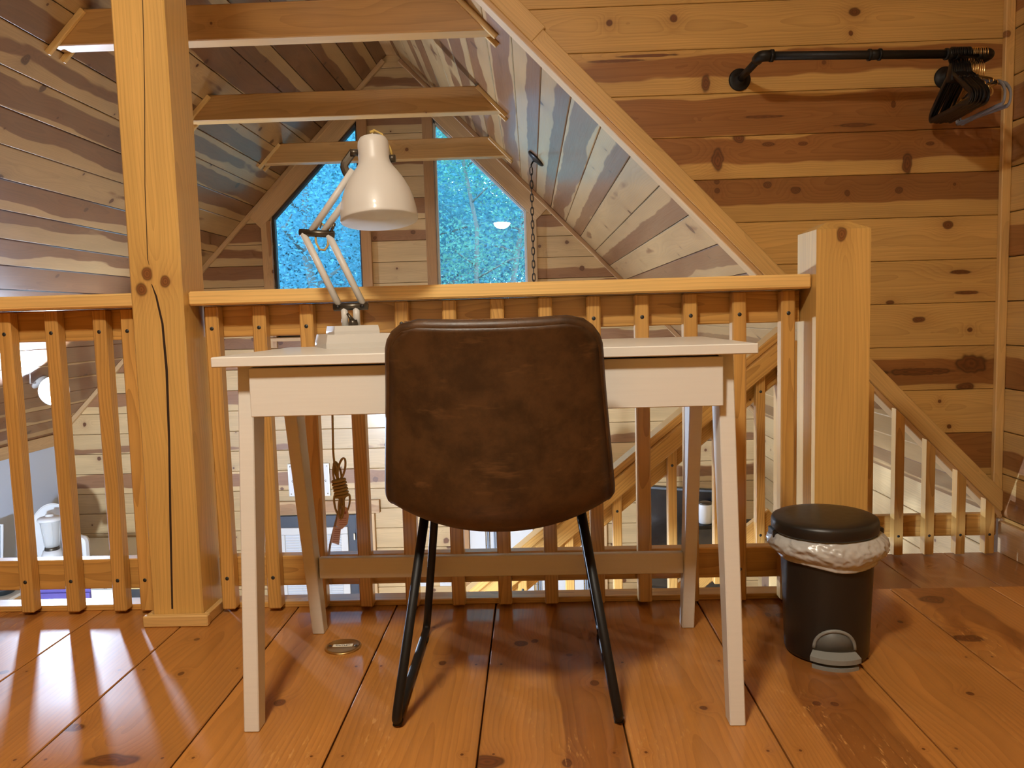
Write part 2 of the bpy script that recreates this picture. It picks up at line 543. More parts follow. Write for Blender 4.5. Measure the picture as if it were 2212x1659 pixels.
def slab(lo, hi):
    x0, y0, z0 = lo; x1, y1, z1 = hi
    V = [Vector(p) for p in ((x0,y0,z0),(x1,y0,z0),(x1,y1,z0),(x0,y1,z0),(x0,y0,z1),(x1,y0,z1),(x1,y1,z1),(x0,y1,z1))]
    return V, [(3,2,1,0),(4,5,6,7),(0,1,5,4),(1,2,6,5),(2,3,7,6),(3,0,4,7)]

def pprism(poly, origin, U, V, th):
    vv, ff = prism_data(poly, th, 0)
    M = frame(origin, U, V)
    return [M @ Vector(v) for v in vv], ff

# explicit knots on a board: world points -> local, one material per board
def with_knots(o, pts, base_args, pad=0.0):
    inv = W(o).inverted()
    me = o.data
    xs = [v.co.x for v in me.vertices]; ys = [v.co.y for v in me.vertices]
    ex = []
    for (p, sx, sy) in pts:
        q = inv @ Vector(p)
        if min(xs)-pad < q.x < max(xs)+pad and min(ys)-pad < q.y < max(ys)+pad: ex.append((q.x, q.y, sx, sy))
    if ex:
        m = pine(o.name + '_' + base_args['name'], **{**{k: v for k, v in base_args.items() if k != 'name'}, 'explicit': ex})
        me.materials.clear(); me.materials.append(m)

# ------------------------------------------------------------------ floor
fl = structure('floor', [slab((XL-0.1, YB, -0.26), (XR, 2.235, -0.022))], M_gap, 'varnished wide-plank pine loft floor', 'floor')
FK = [(-0.967,1.500,0.022,0.016),(0.046,1.353,0.011,0.015),(-0.046,1.876,0.016,0.016),(-0.011,1.889,0.009,0.011),(-0.233,1.773,0.009,0.012),(0.123,1.662,0.010,0.013),(1.107,2.124,0.037,0.027),(1.059,1.864,0.036,0.021),(0.578,1.557,0.009,0.009),(0.613,1.554,0.008,0.009),(0.911,1.590,0.008,0.008),(-0.823,1.380,0.054,0.021),(-0.104,1.361,0.035,0.021),(-0.900,1.934,0.008,0.009),(-0.852,1.738,0.007,0.010),(0.622,2.034,0.007,0.013),(0.657,2.026,0.017,0.016),(0.946,1.973,0.007,0.009),(0.339,1.546,0.008,0.008),(-1.296,1.759,0.011,0.010)]
FARGS = dict(name='floor_pine', sap=FLO, heart=FLOH, ring=0.45, knots=0.12, ringf=120, rough=0.38, coat=0.42, coat_rough=0.10, scuff=0.8, width=1.35)
seams = [0.166 + 0.2875*k for k in range(-15, 7)]
for a, b in zip(seams, seams[1:]):
    a2, b2 = max(a, XL-0.05), min(b, XR)
    if b2 - a2 < 0.03: continue
    o = board('floor_plank', [(YB, -b2+0.0018), (2.215, -b2+0.0018), (2.215, -a2-0.0018), (YB, -a2-0.0018)], (0, 0, -0.022), (0, 1, 0), (-1, 0, 0), 0.022, M_floor, fl, 0.0018,
              rnd_color(random.choice([0.0, 0.1, 0.3, 0.45]), None, random.uniform(0.4, 0.58)))
    with_knots(o, [((p[0], p[1], 0), p[3], p[2]) for p in FK] + [((q + d, yy, 0), 0.0035, 0.003) for q, d in ((a2, 0.03), (b2, -0.03)) for yy in (1.385, 1.762) if -1.3 < q < 1.2], FARGS)
# landing, one step down
ld = structure('floor_landing', [slab((0.93, 2.235, -0.45), (XR, 3.13, -0.212))], M_gap, 'dark pine stair landing one step below the loft floor', 'floor')
for a, b in zip(seams, seams[1:]):
    a2, b2 = max(a, 0.93)+0.06, min(b+0.06, XR)
    if b2 - a2 < 0.03 or a < 0.8: continue
    board('landing_plank', [(2.237, -b2+0.0015), (3.12, -b2+0.0015), (3.12, -a2-0.0015), (2.237, -a2-0.0015)], (0, 0, -0.212), (0, 1, 0), (-1, 0, 0), 0.022, M_landing, ld, 0.002)
structure('floor_lower', [slab((XL-0.1, YB, ZB-0.1), (XR+0.1, YF+0.1, ZB))], plain('lower_floor_wood', (0.5, 0.32, 0.16), 0.4), 'wooden floor of the room below', 'floor')

# ------------------------------------------------------------------ far gable wall
wins = [(-2.16, -1.405, 0.70, 1.70, 2.47), (-0.775, -0.02, 0.70, 2.47, 1.70)]    # x0,x1,sill,left top,right top
def gable_regions():
    big = 9.0
    out = []
    full = [(XL-0.1, ZB), (XR+0.1, ZB), (XR+0.1, 0.70), (XL-0.1, 0.70)]
    out.append(full)
    out.append([(XL-0.1, 0.70), (wins[0][0], 0.70), (wins[0][0], 3.2), (XL-0.1, 3.2)])
    out.append([(wins[0][1], 0.70), (wins[1][0], 0.70), (wins[1][0], 3.2), (wins[0][1], 3.2)])
    out.append([(wins[1][1], 0.70), (XR+0.1, 0.70), (XR+0.1, 3.2), (wins[1][1], 3.2)])
    for (x0, x1, s, tl, tr) in wins:
        out.append([(x0, tl), (x1, tr), (x1, 3.2), (x0, 3.2)])
    res = []
    for p in out:
        p = clip(p, K, 1, ZA + K*XA + 0.02); p = clip(p, -K, 1, ZA - K*XA + 0.02) if p else p
        if p: res.append(p)
    return res
regs = gable_regions()
wf = structure('wall_far', [pprism(p, (0, YF+0.12, 0), (1, 0, 0), (0, 0, 1), 0.10) for p in regs], M_gap, 'far gable wall of pale knotty pine boards with two windows', 'wall')
z = ZB; e = 0.1755
heart_rows = {}
k = 0
zz0 = 1.131 - e*30
for k in range(60):
    z0 = zz0 + e*k; z1 = z0 + e
    if z1 < -2.0 or z0 > ZA: continue
    hh = random.choice([0.1, 0.2, 0.3, 0.38, 0.45])
    for ri, rg in enumerate(regs[:4]):
        p = clip(clip(rg, 0, -1, -z0-0.0015), 0, 1, z1-0.0015) if rg else []
        if not p: continue
        if min(q[0] for q in p) > XL and False: continue
        if z0 > 0.7 and ri == 0: continue
        if abs(area2(p)) < 0.004: continue
        if ri == 0:      # butt joint hidden somewhere along the long low boards
            board('wall_board', p, (0, YF+0.02, 0), (1, 0, 0), (0, 0, 1), 0.02, M_gable, wf, 0.003, rnd_color(random.choice([0.05, 0.2, 0.33, 0.42, 0.5])))
        else:
            board('wall_board', p, (0, YF+0.02, 0), (1, 0, 0), (0, 0, 1), 0.02, M_gable, wf, 0.003, rnd_color(random.choice([0.1, 0.33, 0.42, 0.5, 0.58])))

# windows
for i, (x0, x1, s, tl, tr) in enumerate(wins):
    w = thing('window_%d' % (i+1), ('left' if i == 0 else 'right') + ' trapezoid gable window with sloping head looking out on green trees', 'window', ((x0+x1)/2, YF, s), kind='structure')
    g = [(x0, s), (x1, s), (x1, tr), (x0, tl)]
    o = board('pane', g, (0, YF+0.07, 0), (1, 0, 0), (0, 0, 1), 0.006, M_pane, w, 0)
    frm = plain('window_sash_%d' % i, (0.03, 0.035, 0.04), 0.4) if i == 0 else M_blind
    jw = 0.022
    sash = w
    # inner sash strips around the glass
    def strip(name, a, b, wd, mt, dep, y, par=w):
        a = Vector((a[0], 0, a[1])); b = Vector((b[0], 0, b[1]))
        t = (b-a).normalized(); nrm = Vector((-t.z, 0, t.x))
        c = (a+b)/2 + nrm*wd/2
        return lumber(name, Vector((a.x, y, a.z)) + nrm*wd/2, Vector((b.x, y, b.z)) + nrm*wd/2, wd, dep, nrm, mt, par, 0.002)
    m_s = M_slate if i == 0 else M_blind
    ins = inset(g, 0.0)
    for q in range(4):
        strip('sash', g[q], g[(q+1) % 4], 0.02, m_s, 0.05, YF+0.045)
    # casing boards
    tl_o, tr_o = tl, tr
    cw = 0.085
    xs = (x0, x1)
    sl = (tr-tl)/(x1-x0)
    lumber('casing', (x0-cw/2, YF-0.012, s-0.09), (x0-cw/2, YF-0.012, tl - sl*cw/2 + (0.02)), cw, 0.024, (1, 0, 0), M_ptrim, w)
    lumber('casing', (x1+cw/2, YF-0.012, s-0.09), (x1+cw/2, YF-0.012, tr + sl*cw/2 + 0.02), cw, 0.024, (1, 0, 0), M_ptrim, w)
    dirv = Vector((x1-x0, 0, tr-tl)).normalized(); nv = Vector((-dirv.z, 0, dirv.x))
    a = Vector((x0, YF-0.014, tl)) - dirv*0.12 + nv*0.07; b = Vector((x1, YF-0.014, tr)) + dirv*0.12 + nv*0.07
    lumber('head_casing', a, b, 0.14, 0.026, nv, M_ptrim, w)
    lumber('sill', (x0-cw, YF-0.02, s-0.02), (x1+cw, YF-0.02, s-0.02), 0.06, 0.03, (0, 1, 0), M_ptrim, w)

# trim where the gable meets the roof boards
def slope_trim(n, side, y, w, d, mat, z0, z1, off=0.0, label=None):
    s = side
    xa = XA + s*(ZA-z0)/K; xb = XA + s*(ZA-z1)/K
    inn = Vector((-s*SN, 0, -CS))
    a = Vector((xa, y, z0)) + inn*(w/2+off); b = Vector((xb, y, z1)) + inn*(w/2+off)
    o = lumber('trim_%d' % n, a, b, w, d, inn, mat)
    return tag(o, label, 'trim', kind='structure')
slope_trim(1, -1, YF-0.02, 0.035, 0.035, M_ptrim, 2.95, -0.1, 0.0, 'narrow strip where the left roof slope meets the gable wall')
slope_trim(2, 1, YF-0.02, 0.035, 0.035, M_ptrim, 2.95, -0.05, 0.0, 'narrow strip where the right roof slope meets the gable wall')

# ------------------------------------------------------------------ roof slopes
def slope_boards(cl, side, y0, y1, smax, mat, e=0.172, first=0.0, smin=0.0):
    """boards run along y; s measured down the slope from the ridge"""
    U = Vector((0, 1, 0)) if side > 0 else Vector((0, -1, 0))
    D = Vector((side*CS, 0, -SN))
    # want U x V pointing inward (down)
    Nin = Vector((-side*SN, 0, -CS))
    V = D
    U2 = V.cross(Nin)
    sgn = 1 if U2.y > 0 else -1
    s = first
    while s < smax:
        a, b = max(s, smin), min(s+e, smax)
        if b - a > 0.02:
            p = [(sgn*y0, a+0.0016), (sgn*y1, a+0.0016), (sgn*y1, b-0.0016), (sgn*y0, b-0.0016)]
            org = Vector((XA, 0, ZA)) - Nin*0.02
            board('ceiling_board', p, org, U2, V, 0.02, mat, cl, 0.0035, rnd_color(random.choice([0.38, 0.44, 0.5, 0.54, 0.6, 0.66, 0.72])))
        s += e
LEN_L = (XA - XL + 0.1)/CS
LEN_R = (XR + 0.05 - XA)/CS
def roof_slab(side, y0, y1, s0, s1):
    D = Vector((side*CS, 0, -SN)); Nout = Vector((side*SN, 0, CS))
    A = Vector((XA, 0, ZA))
    V = []
    for y in (y0, y1):
        for s, n in ((s0, 0.02), (s1, 0.02), (s1, 0.14), (s0, 0.14)):
            V.append(A + D*s + Nout*n + Vector((0, y, 0)))
    return V, [(0,1,2,3),(7,6,5,4),(0,4,5,1),(1,5,6,2),(2,6,7,3),(3,7,4,0)]
cl = structure('ceiling_left', [roof_slab(-1, YB, YF+0.12, 0, LEN_L)], M_gap, 'left roof slope lined with knotty pine boards running to the gable', 'ceiling')
slope_boards(cl, -1, YB, YF, LEN_L, M_ceil)
cr = structure('ceiling_right', [roof_slab(1, YW+0.1, YF+0.12, 0, LEN_R)], M_gap, 'right roof slope lined with glossy two-tone pine boards', 'ceiling')
slope_boards(cr, 1, YW+0.002, YF, LEN_R, M_ceil, first=-0.06)
# low dormer roof over the loft (above the frame)
structure('ceiling_dormer', [([Vector((XA, YB, ZA)), Vector((XR+0.1, YB, 2.45)), Vector((XR+0.1, YW+0.1, 2.45)), Vector((XA, YW+0.1, ZA)),
                               Vector((XA, YB, ZA+0.12)), Vector((XR+0.1, YB, 2.57)), Vector((XR+0.1, YW+0.1, 2.57)), Vector((XA, YW+0.1, ZA+0.12))],
                              [(3,2,1,0),(4,5,6,7),(0,1,5,4),(1,2,6,5),(2,3,7,6),(3,0,4,7)])], M_ceil, 'shallow pine ceiling over the loft dormer', 'ceiling')
lumber_r = lumber('trim_3', (XA, YB, ZA-0.03), (XA, YF, ZA-0.03), 0.09, 0.03, (1, 0, 0), M_ptrim)
tag(lumber_r, 'pine strip along the roof ridge', 'trim', kind='structure')

# ------------------------------------------------------------------ dormer end wall (beside the clothes rail)
WK = [(0.337,1.963,0.013,0.013),(0.589,1.972,0.015,0.015),(1.291,1.972,0.023,0.017),(1.279,1.891,0.009,0.011),(0.714,1.720,0.017,0.038),(1.032,1.815,0.057,0.008),(0.488,1.834,0.114,0.006),(0.360,1.818,0.114,0.006),(0.843,1.505,0.025,0.021),(0.759,1.423,0.023,0.046),(1.506,1.386,0.021,0.042),(0.960,1.476,0.027,0.009),(1.097,1.475,0.019,0.008),(1.595,1.459,0.017,0.008),(0.755,1.338,0.011,0.011),(0.758,1.302,0.011,0.011),(0.957,1.317,0.017,0.013),(1.067,1.294,0.019,0.013),(1.272,1.275,0.011,0.013),(1.477,1.281,0.017,0.013),(1.693,1.298,0.006,0.006),(1.671,1.137,0.021,0.017),(1.725,0.951,0.042,0.009),(1.754,0.869,0.049,0.008),(0.942,1.584,0.076,0.006),(1.305,1.540,0.076,0.008),(1.563,0.766,0.025,0.013),(1.767,0.720,0.011,0.009),(1.446,0.838,0.017,0.009),(1.776,0.581,0.065,0.038),(1.754,0.488,0.038,0.017),(1.567,0.555,0.133,0.015),(1.653,0.432,0.008,0.008),(1.693,0.328,0.009,0.009),(0.626,0.867,0.011,0.011),(1.176,1.784,0.008,0.008),(1.448,1.615,0.009,0.013)]
WARGS = dict(name='loft_wall_pine', sap=SAP, heart=HEART, ring=0.42, knots=0.06)
rows = [2.55, 2.375, 2.20, 2.026, 1.852, 1.679, 1.513, 1.345, 1.173, 1.002, 0.830, 0.655, 0.478, 0.300, 0.125, -0.05, -0.22]
spec = {  # per row from the top: heartwood radius, pith offset, tone
    3: (0.08, 0.5, 0.52), 4: (0.47, 0.60, 0.50), 5: (0.60, 0.5, 0.50), 6: (0.52, 0.68, 0.52), 7: (0.58, 0.80, 0.40), 8: (0.05, 0.4, 0.55),
    9: (0.05, 0.5, 0.52), 10: (0.10, 0.4, 0.5), 11: (0.49, 0.42, 0.46), 12: (0.05, 0.5, 0.54), 13: (0.62, 0.65, 0.42), 14: (0.1, 0.5, 0.5), 15: (0.05, 0.5, 0.5)}
def dl(u): return None
wd = structure('wall_dormer', [pprism(clip([(-0.9, -0.12), (XR, -0.12), (XR, 2.75), (-0.9, 2.75)], -K, -1, -(ZA + K*XA) - 0.01), (0, YW+0.10, 0), (1, 0, 0), (0, 0, 1), 0.078)], M_gap, 'loft end wall of orange knotty pine boards above the diagonal trim', 'wall')
for i, (zt, zb) in enumerate(zip(rows, rows[1:])):
    p = [(-1.0, zb+0.0008), (XR, zb+0.0008), (XR, zt-0.0008), (-1.0, zt-0.0008)]
    p = clip(p, -K, -1, -(ZA + K*XA) - 0.005)
    if not p or abs(area2(p)) < 0.003: continue
    sp = spec.get(i, (0.2, 0.5, 0.5))
    o = board('wall_board', p, (0, YW+0.022, 0), (1, 0, 0), (0, 0, 1), 0.022, M_wall, wd, 0.0024, (random.random(), sp[0], sp[1], sp[2]))
    with_knots(o, [((k[0], YW, k[1]), k[2], k[3]) for k in WK], WARGS)

# diagonal trim boards
dd = Vector((1, 0, -K)).normalized(); dn = Vector((SN, 0, CS))
def diag(n, x0, x1, w, off, y, d, mat, label):
    a = Vector((x0, y, roof(x0))) + dn*(off + w/2); b = Vector((x1, y, roof(x1))) + dn*(off + w/2)
    o = lumber('trim_%d' % n, a, b, w, d, dn, mat, None, 0.003, rnd_color(0.0))
    return tag(o, label, 'trim', kind='structure')
diag(4, 0.02, 1.885, 0.066, 0.012, YW-0.014, 0.028, M_trim, 'long diagonal pine board along the lower edge of the loft end wall')
diag(5, -0.75, 0.02, 0.080, 0.012, YW-0.011, 0.022, M_trim, 'upper diagonal pine board running out of the top of the picture')
diag(6, -0.75, 1.90, 0.022, -0.010, YW+0.02, 0.09, M_ptrim, 'thin pale strip under the diagonal board edging the roof slope')
o = lumber('trim_7', (XR-0.018, YW-0.012, -0.05), (XR-0.018, YW-0.012, 2.5), 0.036, 0.024, (1, 0, 0), M_trim, None, 0.003, rnd_color(0.0))
tag(o, 'upright pine corner strip between the end wall and the right wall', 'trim', kind='structure')

# right wall
wr = structure('wall_right', [slab((XR+0.022, YB, -0.26), (XR+0.12, YW+0.1, 2.6))], M_gap, 'right-hand loft wall of knotty pine boards', 'wall')
e = 0.175; z = -0.22; i = 0
while z < 2.5:
    board('wall_board', [(-YB, z+0.0016), (-YW+0.001, z+0.0016), (-YW+0.001, z+e-0.0016), (-YB, z+e-0.0016)], (XR+0.022, 0, 0), (0, -1, 0), (0, 0, 1), 0.022, M_wall, wr, 0.0035, rnd_color(random.choice([0.1, 0.3, 0.45, 0.55])))
    z += e; i += 1
o = lumber('baseboard_right', (XR-0.009, 2.24, -0.125), (XR-0.009, 3.12, -0.125), 0.13, 0.018, (0, 0, 1), M_ptrim, None, 0.003, rnd_color(0.0))
tag(o, 'pale pine skirting board on the right wall beside the landing', 'trim', kind='structure')
# right eave wall of the big room, seen under the diagonal
we = structure('wall_eave', [slab((XR+0.022, YW+0.1, ZB), (XR+0.12, YF+0.1, 0.05))], M_gap, 'pale pine eave wall of the big room seen below the diagonal trim', 'wall')
z = -0.03 - 0.1755
while z > -1.7:
    board('wall_board', [(-YW-0.1, z+0.0016), (-YF, z+0.0016), (-YF, z+0.1739), (-YW-0.1, z+0.1739)], (XR+0.022, 0, 0), (0, -1, 0), (0, 0, 1), 0.022, M_gable, we, 0.0035, rnd_color(random.choice([0.05, 0.2, 0.35])))
    z -= 0.1755
# left knee wall: painted panel with a pine cap and corner strip
zl = roof(XL)
structure('wall_left', [slab((XL-0.1, YB, ZB), (XL, YF+0.1, zl+0.02))], M_wallpaint, 'pale painted knee wall under the left roof slope', 'wall')
o = lumber('trim_8', (XL+0.012, 2.4, zl-0.035), (XL+0.012, YF, zl-0.035), 0.10, 0.024, (0, 0, 1), M_ptrim); tag(o, 'pine strip along the top of the painted knee wall', 'trim', kind='structure')
o = lumber('trim_9', (XL+0.04, YF-0.012, -1.9), (XL+0.04, YF-0.012, zl-0.09), 0.07, 0.024, (1, 0, 0), M_ptrim); tag(o, 'upright pine strip in the corner beside the painted knee wall', 'trim', kind='structure')
# enclosure out of view
structure('wall_behind', [slab((XL-0.1, YB-0.1, ZB), (XR+0.12, YB, 3.2))], M_wall, 'pine wall behind the viewpoint', 'wall')
structure('wall_lower', [slab((XR+0.022, YB, ZB), (XR+0.12, YW+0.1, -0.26))], M_gable, 'pine wall of the room below the loft', 'wall')

# ------------------------------------------------------------------ collar beams
for i, (yb, lab) in enumerate(((3.40, 'nearest and widest collar beam across the roof, partly behind the square post'),
                               (4.70, 'middle collar beam spanning between the roof slopes'),
                               (6.00, 'farthest collar beam crossing in front of the two gable windows'))):
    zb, zt = 2.045, 2.195
    t = thing('collar_beam', lab, 'beam', (XA, yb, zb), 'collar beams under the roof')
    hb = (ZA-zb)/K; ht = (ZA-zt)/K
    poly = [(-hb+0.004, 0), (hb-0.004, 0), (ht-0.004, zt-zb), (-ht+0.004, zt-zb)]
    o = board('beam', poly, (XA, yb+0.085, zb), (1, 0, 0), (0, 0, 1), 0.085, M_beam, t, 0.004, rnd_color(0.15))
    for s in (-1, 1):
        inn = Vector((-s*SN, 0, -CS)); al = Vector((s*CS, 0, -SN))
        c0 = Vector((XA + s*ht, 0, zt)) - al*0.0; c1 = Vector((XA + s*hb, 0, zb)) + al*0.035
        for yy in (yb-0.011, yb+0.096):
            lumber('end_trim', c0 + inn*0.012 + Vector((0, yy, 0)), c1 + inn*0.012 + Vector((0, yy, 0)), 0.024, 0.02, inn, M_trim, t, 0.002, rnd_color(0.0))

# ------------------------------------------------------------------ square posts
p = thing('support_post', 'tall square timber post with a long drying crack and knots, standing in the railing', 'post', (-0.995, 2.105, 0))
PARGS = dict(name='post_fir', sap=(0.69, 0.425, 0.125), heart=(0.44, 0.205, 0.055), ring=0.34, knots=0.0, ringf=105, halo=0.45, coat=0.6, coat_rough=0.2)
M_post = pine('post_fir', **{k: v for k, v in PARGS.items() if k != 'name'})
o = lumber('shaft', (-0.995, 2.105, 0.0), (-0.995, 2.105, roof(-0.995)-0.03), 0.14, 0.14, (1, 0, 0), M_post, p, 0.004, rnd_color(0.0, 0.5, 0.5))
with_knots(o, [((-1.016, 2.035, 0.962), 0.020, 0.014), ((-0.968, 2.035, 0.942), 0.017, 0.014), ((-1.035, 2.035, 0.922), 0.021, 0.015)], PARGS)
crack = [(-0.979,1.661),(-0.990,1.429),(-1.006,1.193),(-1.012,1.001),(-1.009,0.985)]
crack2 = [(-1.006,0.935),(-0.996,0.903),(-0.984,0.829),(-0.981,0.705),(-0.987,0.516),(-0.997,0.325),(-1.010,0.045)]
M_crack = plain('drying_crack', (0.03, 0.012, 0.004), 0.9)
def strip_mesh(pts, w, y, d):
    V, F = [], []
    n = len(pts)
    for i, (x, z) in enumerate(pts):
        ww = w[i] if isinstance(w, list) else w
        V += [Vector((x-ww, y, z)), Vector((x+ww, y, z)), Vector((x+ww, y+d, z)), Vector((x-ww, y+d, z))]
    for i in range(n-1):
        a, b = 4*i, 4*i+4
        for k in range(4):
            l = (k+1) % 4
            F.append((a+k, b+k, b+l, a+l))
    F += [(0, 1, 2, 3), (4*n-1, 4*n-2, 4*n-3, 4*n-4)]
    return V, F
for pts, w in ((crack, [0.0009, 0.001, 0.001, 0.001, 0.0004]), (crack2, [0.001, 0.0026, 0.003, 0.0035, 0.003, 0.003, 0.0025])):
    V, F = strip_mesh(pts, w, 2.0346, 0.004)
    put('crack', mesh_of('crack', V, F), None, p, M_crack)
# plinth strips around the foot
pl = 0.032
lumber('plinth', (-1.085, 2.025, pl/2), (-0.905, 2.025, pl/2), pl, 0.02, (0, 0, 1), M_trim, p, 0.003, rnd_color(0.0))
lumber('plinth', (-0.9165, 2.036, pl/2), (-0.9165, 2.148, pl/2), pl, 0.016, (0, 0, 1), M_trim, p, 0.003, rnd_color(0.0))
lumber('plinth', (-1.0735, 2.036, pl/2), (-1.0735, 2.148, pl/2), pl, 0.016, (0, 0, 1), M_trim, p, 0.003, rnd_color(0.0))

nw = thing('newel_post', 'short square newel post with a knot at its chamfered top, behind the waste bin', 'post', (0.814, 2.105, 0))
ZN = 1.026
# shaft with a shallow pyramid top; local x up
a = 0.07
V = [Vector((0, s*a, t*a)) for s, t in ((-1,-1),(1,-1),(1,1),(-1,1))] + [Vector((ZN, s*a, t*a)) for s, t in ((-1,-1),(1,-1),(1,1),(-1,1))] + [Vector((ZN+0.022, s*0.03, t*0.03)) for s, t in ((-1,-1),(1,-1),(1,1),(-1,1))]
F = [(3,2,1,0)] + [(i, (i+1) % 4, 4+(i+1) % 4, 4+i) for i in range(4)] + [(4+i, 4+(i+1) % 4, 8+(i+1) % 4, 8+i) for i in range(4)] + [(8,9,10,11)]
o = put('shaft', mesh_of('newel_shaft', V, F), frame((0.814, 2.105, 0), (0, 0, 1), (1, 0, 0)), nw, M_post)
o.color = rnd_color(0.0, 0.55, 0.42)
o.data.materials.clear(); o.data.materials.append(pine('newel_fir', **{**{k: v for k, v in PARGS.items() if k != 'name'}, 'explicit': [(1.012, -0.005, 0.020, 0.013)]}))

# ------------------------------------------------------------------ loft railing
def screw(x, y, z, parent):
    lathe('screw', [(0.0, 0.0006), (0.0052, 0.0006), (0.0056, 0.0), (0.0056, -0.004)], frame((x, y, z), (1, 0, 0), (0, 0, 1)), M_screw, parent, 10)
def railing(label, x0, x1, bal, cap0, cap1):
    r = thing('railing', label, 'railing', ((x0+x1)/2, 2.15, 0), 'loft railing')
    lumber('handrail', (cap0, 2.125, 0.895), (cap1, 2.125, 0.895), 0.125, 0.038, (0, 1, 0), M_cap, r, 0.005, rnd_color(0.0, 0.4, 0.56))
    lumber('upper_rail', (x0, 2.1675, 0.831), (x1, 2.1675, 0.831), 0.088, 0.038, (0, 0, 1), M_fir, r, 0.003, rnd_color(0.0, 0.5, 0.5))
    lumber('lower_rail', (x0, 2.1675, 0.109), (x1, 2.1675, 0.109), 0.088, 0.038, (0, 0, 1), M_fir, r, 0.003, rnd_color(0.0, 0.5, 0.5))
    lumber('bottom_plate', (max(x0, -0.904) if x1 > 0 else x0, 2.1775, 0.0085), (x1 if x1 > 0 else x1-0.02, 2.1775, 0.0085), 0.058, 0.017, (0, 1, 0), M_fir, r, 0.002, rnd_color(0.0, 0.5, 0.5))
    for bx in bal:
        b = lumber('baluster', (bx, YR+0.019, 0.010), (bx, YR+0.019, 0.874), 0.038, 0.038, (1, 0, 0), M_fir, r, 0.004, rnd_color(0.0, random.uniform(0.2, 0.8), random.uniform(0.44, 0.56)))
        screw(bx, YR-0.0002, 0.812, b); screw(bx, YR-0.0002, 0.102, b)
bal = [-0.8835 + 0.1318*k for k in range(13)]
railing('long pine loft railing with upright balusters behind the desk', -0.92, 0.742, bal, -0.924, 0.743)
railing('short pine railing section left of the square post', -2.9, -1.066, [-1.121, -1.2, -1.336, -1.469, -1.602, -1.735, -1.868, -2.0], -2.9, -1.066)

# ------------------------------------------------------------------ stairs and their guard
st = thing('staircase', 'pine staircase descending to the left beyond the loft railing', 'stairs', (0.93, 2.65, -0.42))
sl = 0.82
for i in range(11):
    x = 0.93 - 0.225*i; zt = -0.19 - 0.185*(i+1)
    lumber('tread', (x-0.13, 2.26, zt-0.02), (x-0.13, 3.0, zt-0.02), 0.28, 0.04, (1, 0, 0), M_landing, st, 0.004)
    if i < 10: lumber('riser', (x-0.005, 2.27, zt+0.09), (x-0.005, 2.99, zt+0.09), 0.18, 0.018, (0, 0, 1), M_trim, st, 0.002)
for yy in (2.25, 3.02):
    lumber('stringer', (0.93, yy, -0.40), (-1.45, yy, -0.40-2.38*sl), 0.26, 0.03, (sl, 0, 1), M_trim, st, 0.003)
g = thing('stair_railing', 'sloping stair railing with balusters seen through the loft railing', 'railing', (0.9, 3.0, -0.19))
hl = lambda x: 0.735 + sl*(x-0.958)
up = Vector((-sl, 0, 1)).normalized()
XE = -1.2
def slope_stick(name, x0, x1, dz, y, w, d, wd, mat=M_fir):
    return lumber(name, (x0, y, hl(x0)+dz), (x1, y, hl(x1)+dz), w, d, wd, mat, g, 0.004, rnd_color(0.0))
slope_stick('handrail', 0.985, XE, -0.012, 3.045, 0.10, 0.03, (0, 1, 0))
slope_stick('front_rail', 0.985, XE, -0.072, 2.985, 0.065, 0.036, up)
slope_stick('upper_rail', 0.955, XE, -0.115, 3.06, 0.14, 0.034, up)
slope_stick('lower_rail', 0.955, XE, -0.735, 3.05, 0.085, 0.034, up)
for bx in (0.885, 0.72, 0.54, 0.322, 0.13, -0.06, -0.25, -0.44):
    b = lumber('baluster', (bx, 3.013, hl(bx)-0.80), (bx, 3.013, hl(bx)-0.10), 0.036, 0.036, (1, 0, 0), M_fir, g, 0.003, rnd_color(0.0))
    screw(bx, 2.9948, hl(bx)-0.17, b); screw(bx, 2.9948, hl(bx)-0.74, b)
lumber('newel', (1.0, 3.03, -0.19), (1.0, 3.03, 0.70), 0.085, 0.085, (1, 0, 0), M_fir, g, 0.004, rnd_color(0.0))

# triangular guard under the diagonal trim
g2 = thing('guard_rail', 'small triangular guard of short balusters under the diagonal board by the landing', 'railing', (1.45, 3.11, -0.19))
lumber('lower_rail', (1.045, 3.135, -0.075), (1.875, 3.135, -0.075), 0.09, 0.034, (0, 0, 1), M_fir, g2, 0.003, rnd_color(0.0, 0.5, 0.45))
for bx in (1.10, 1.22, 1.34, 1.463, 1.586, 1.71, 1.826):
    pts = [(-0.183, -0.018), (roof(bx-0.018)-0.004, -0.018), (roof(bx+0.018)-0.004, 0.018), (-0.183, 0.018)]
    b = board('baluster', pts, (bx, 3.079, 0), (0, 0, 1), (1, 0, 0), 0.038, M_fir, g2, 0.002, rnd_color(0.0, 0.5, 0.5))
    b2 = W(b)
    screw(bx, 3.0788, -0.105, b)

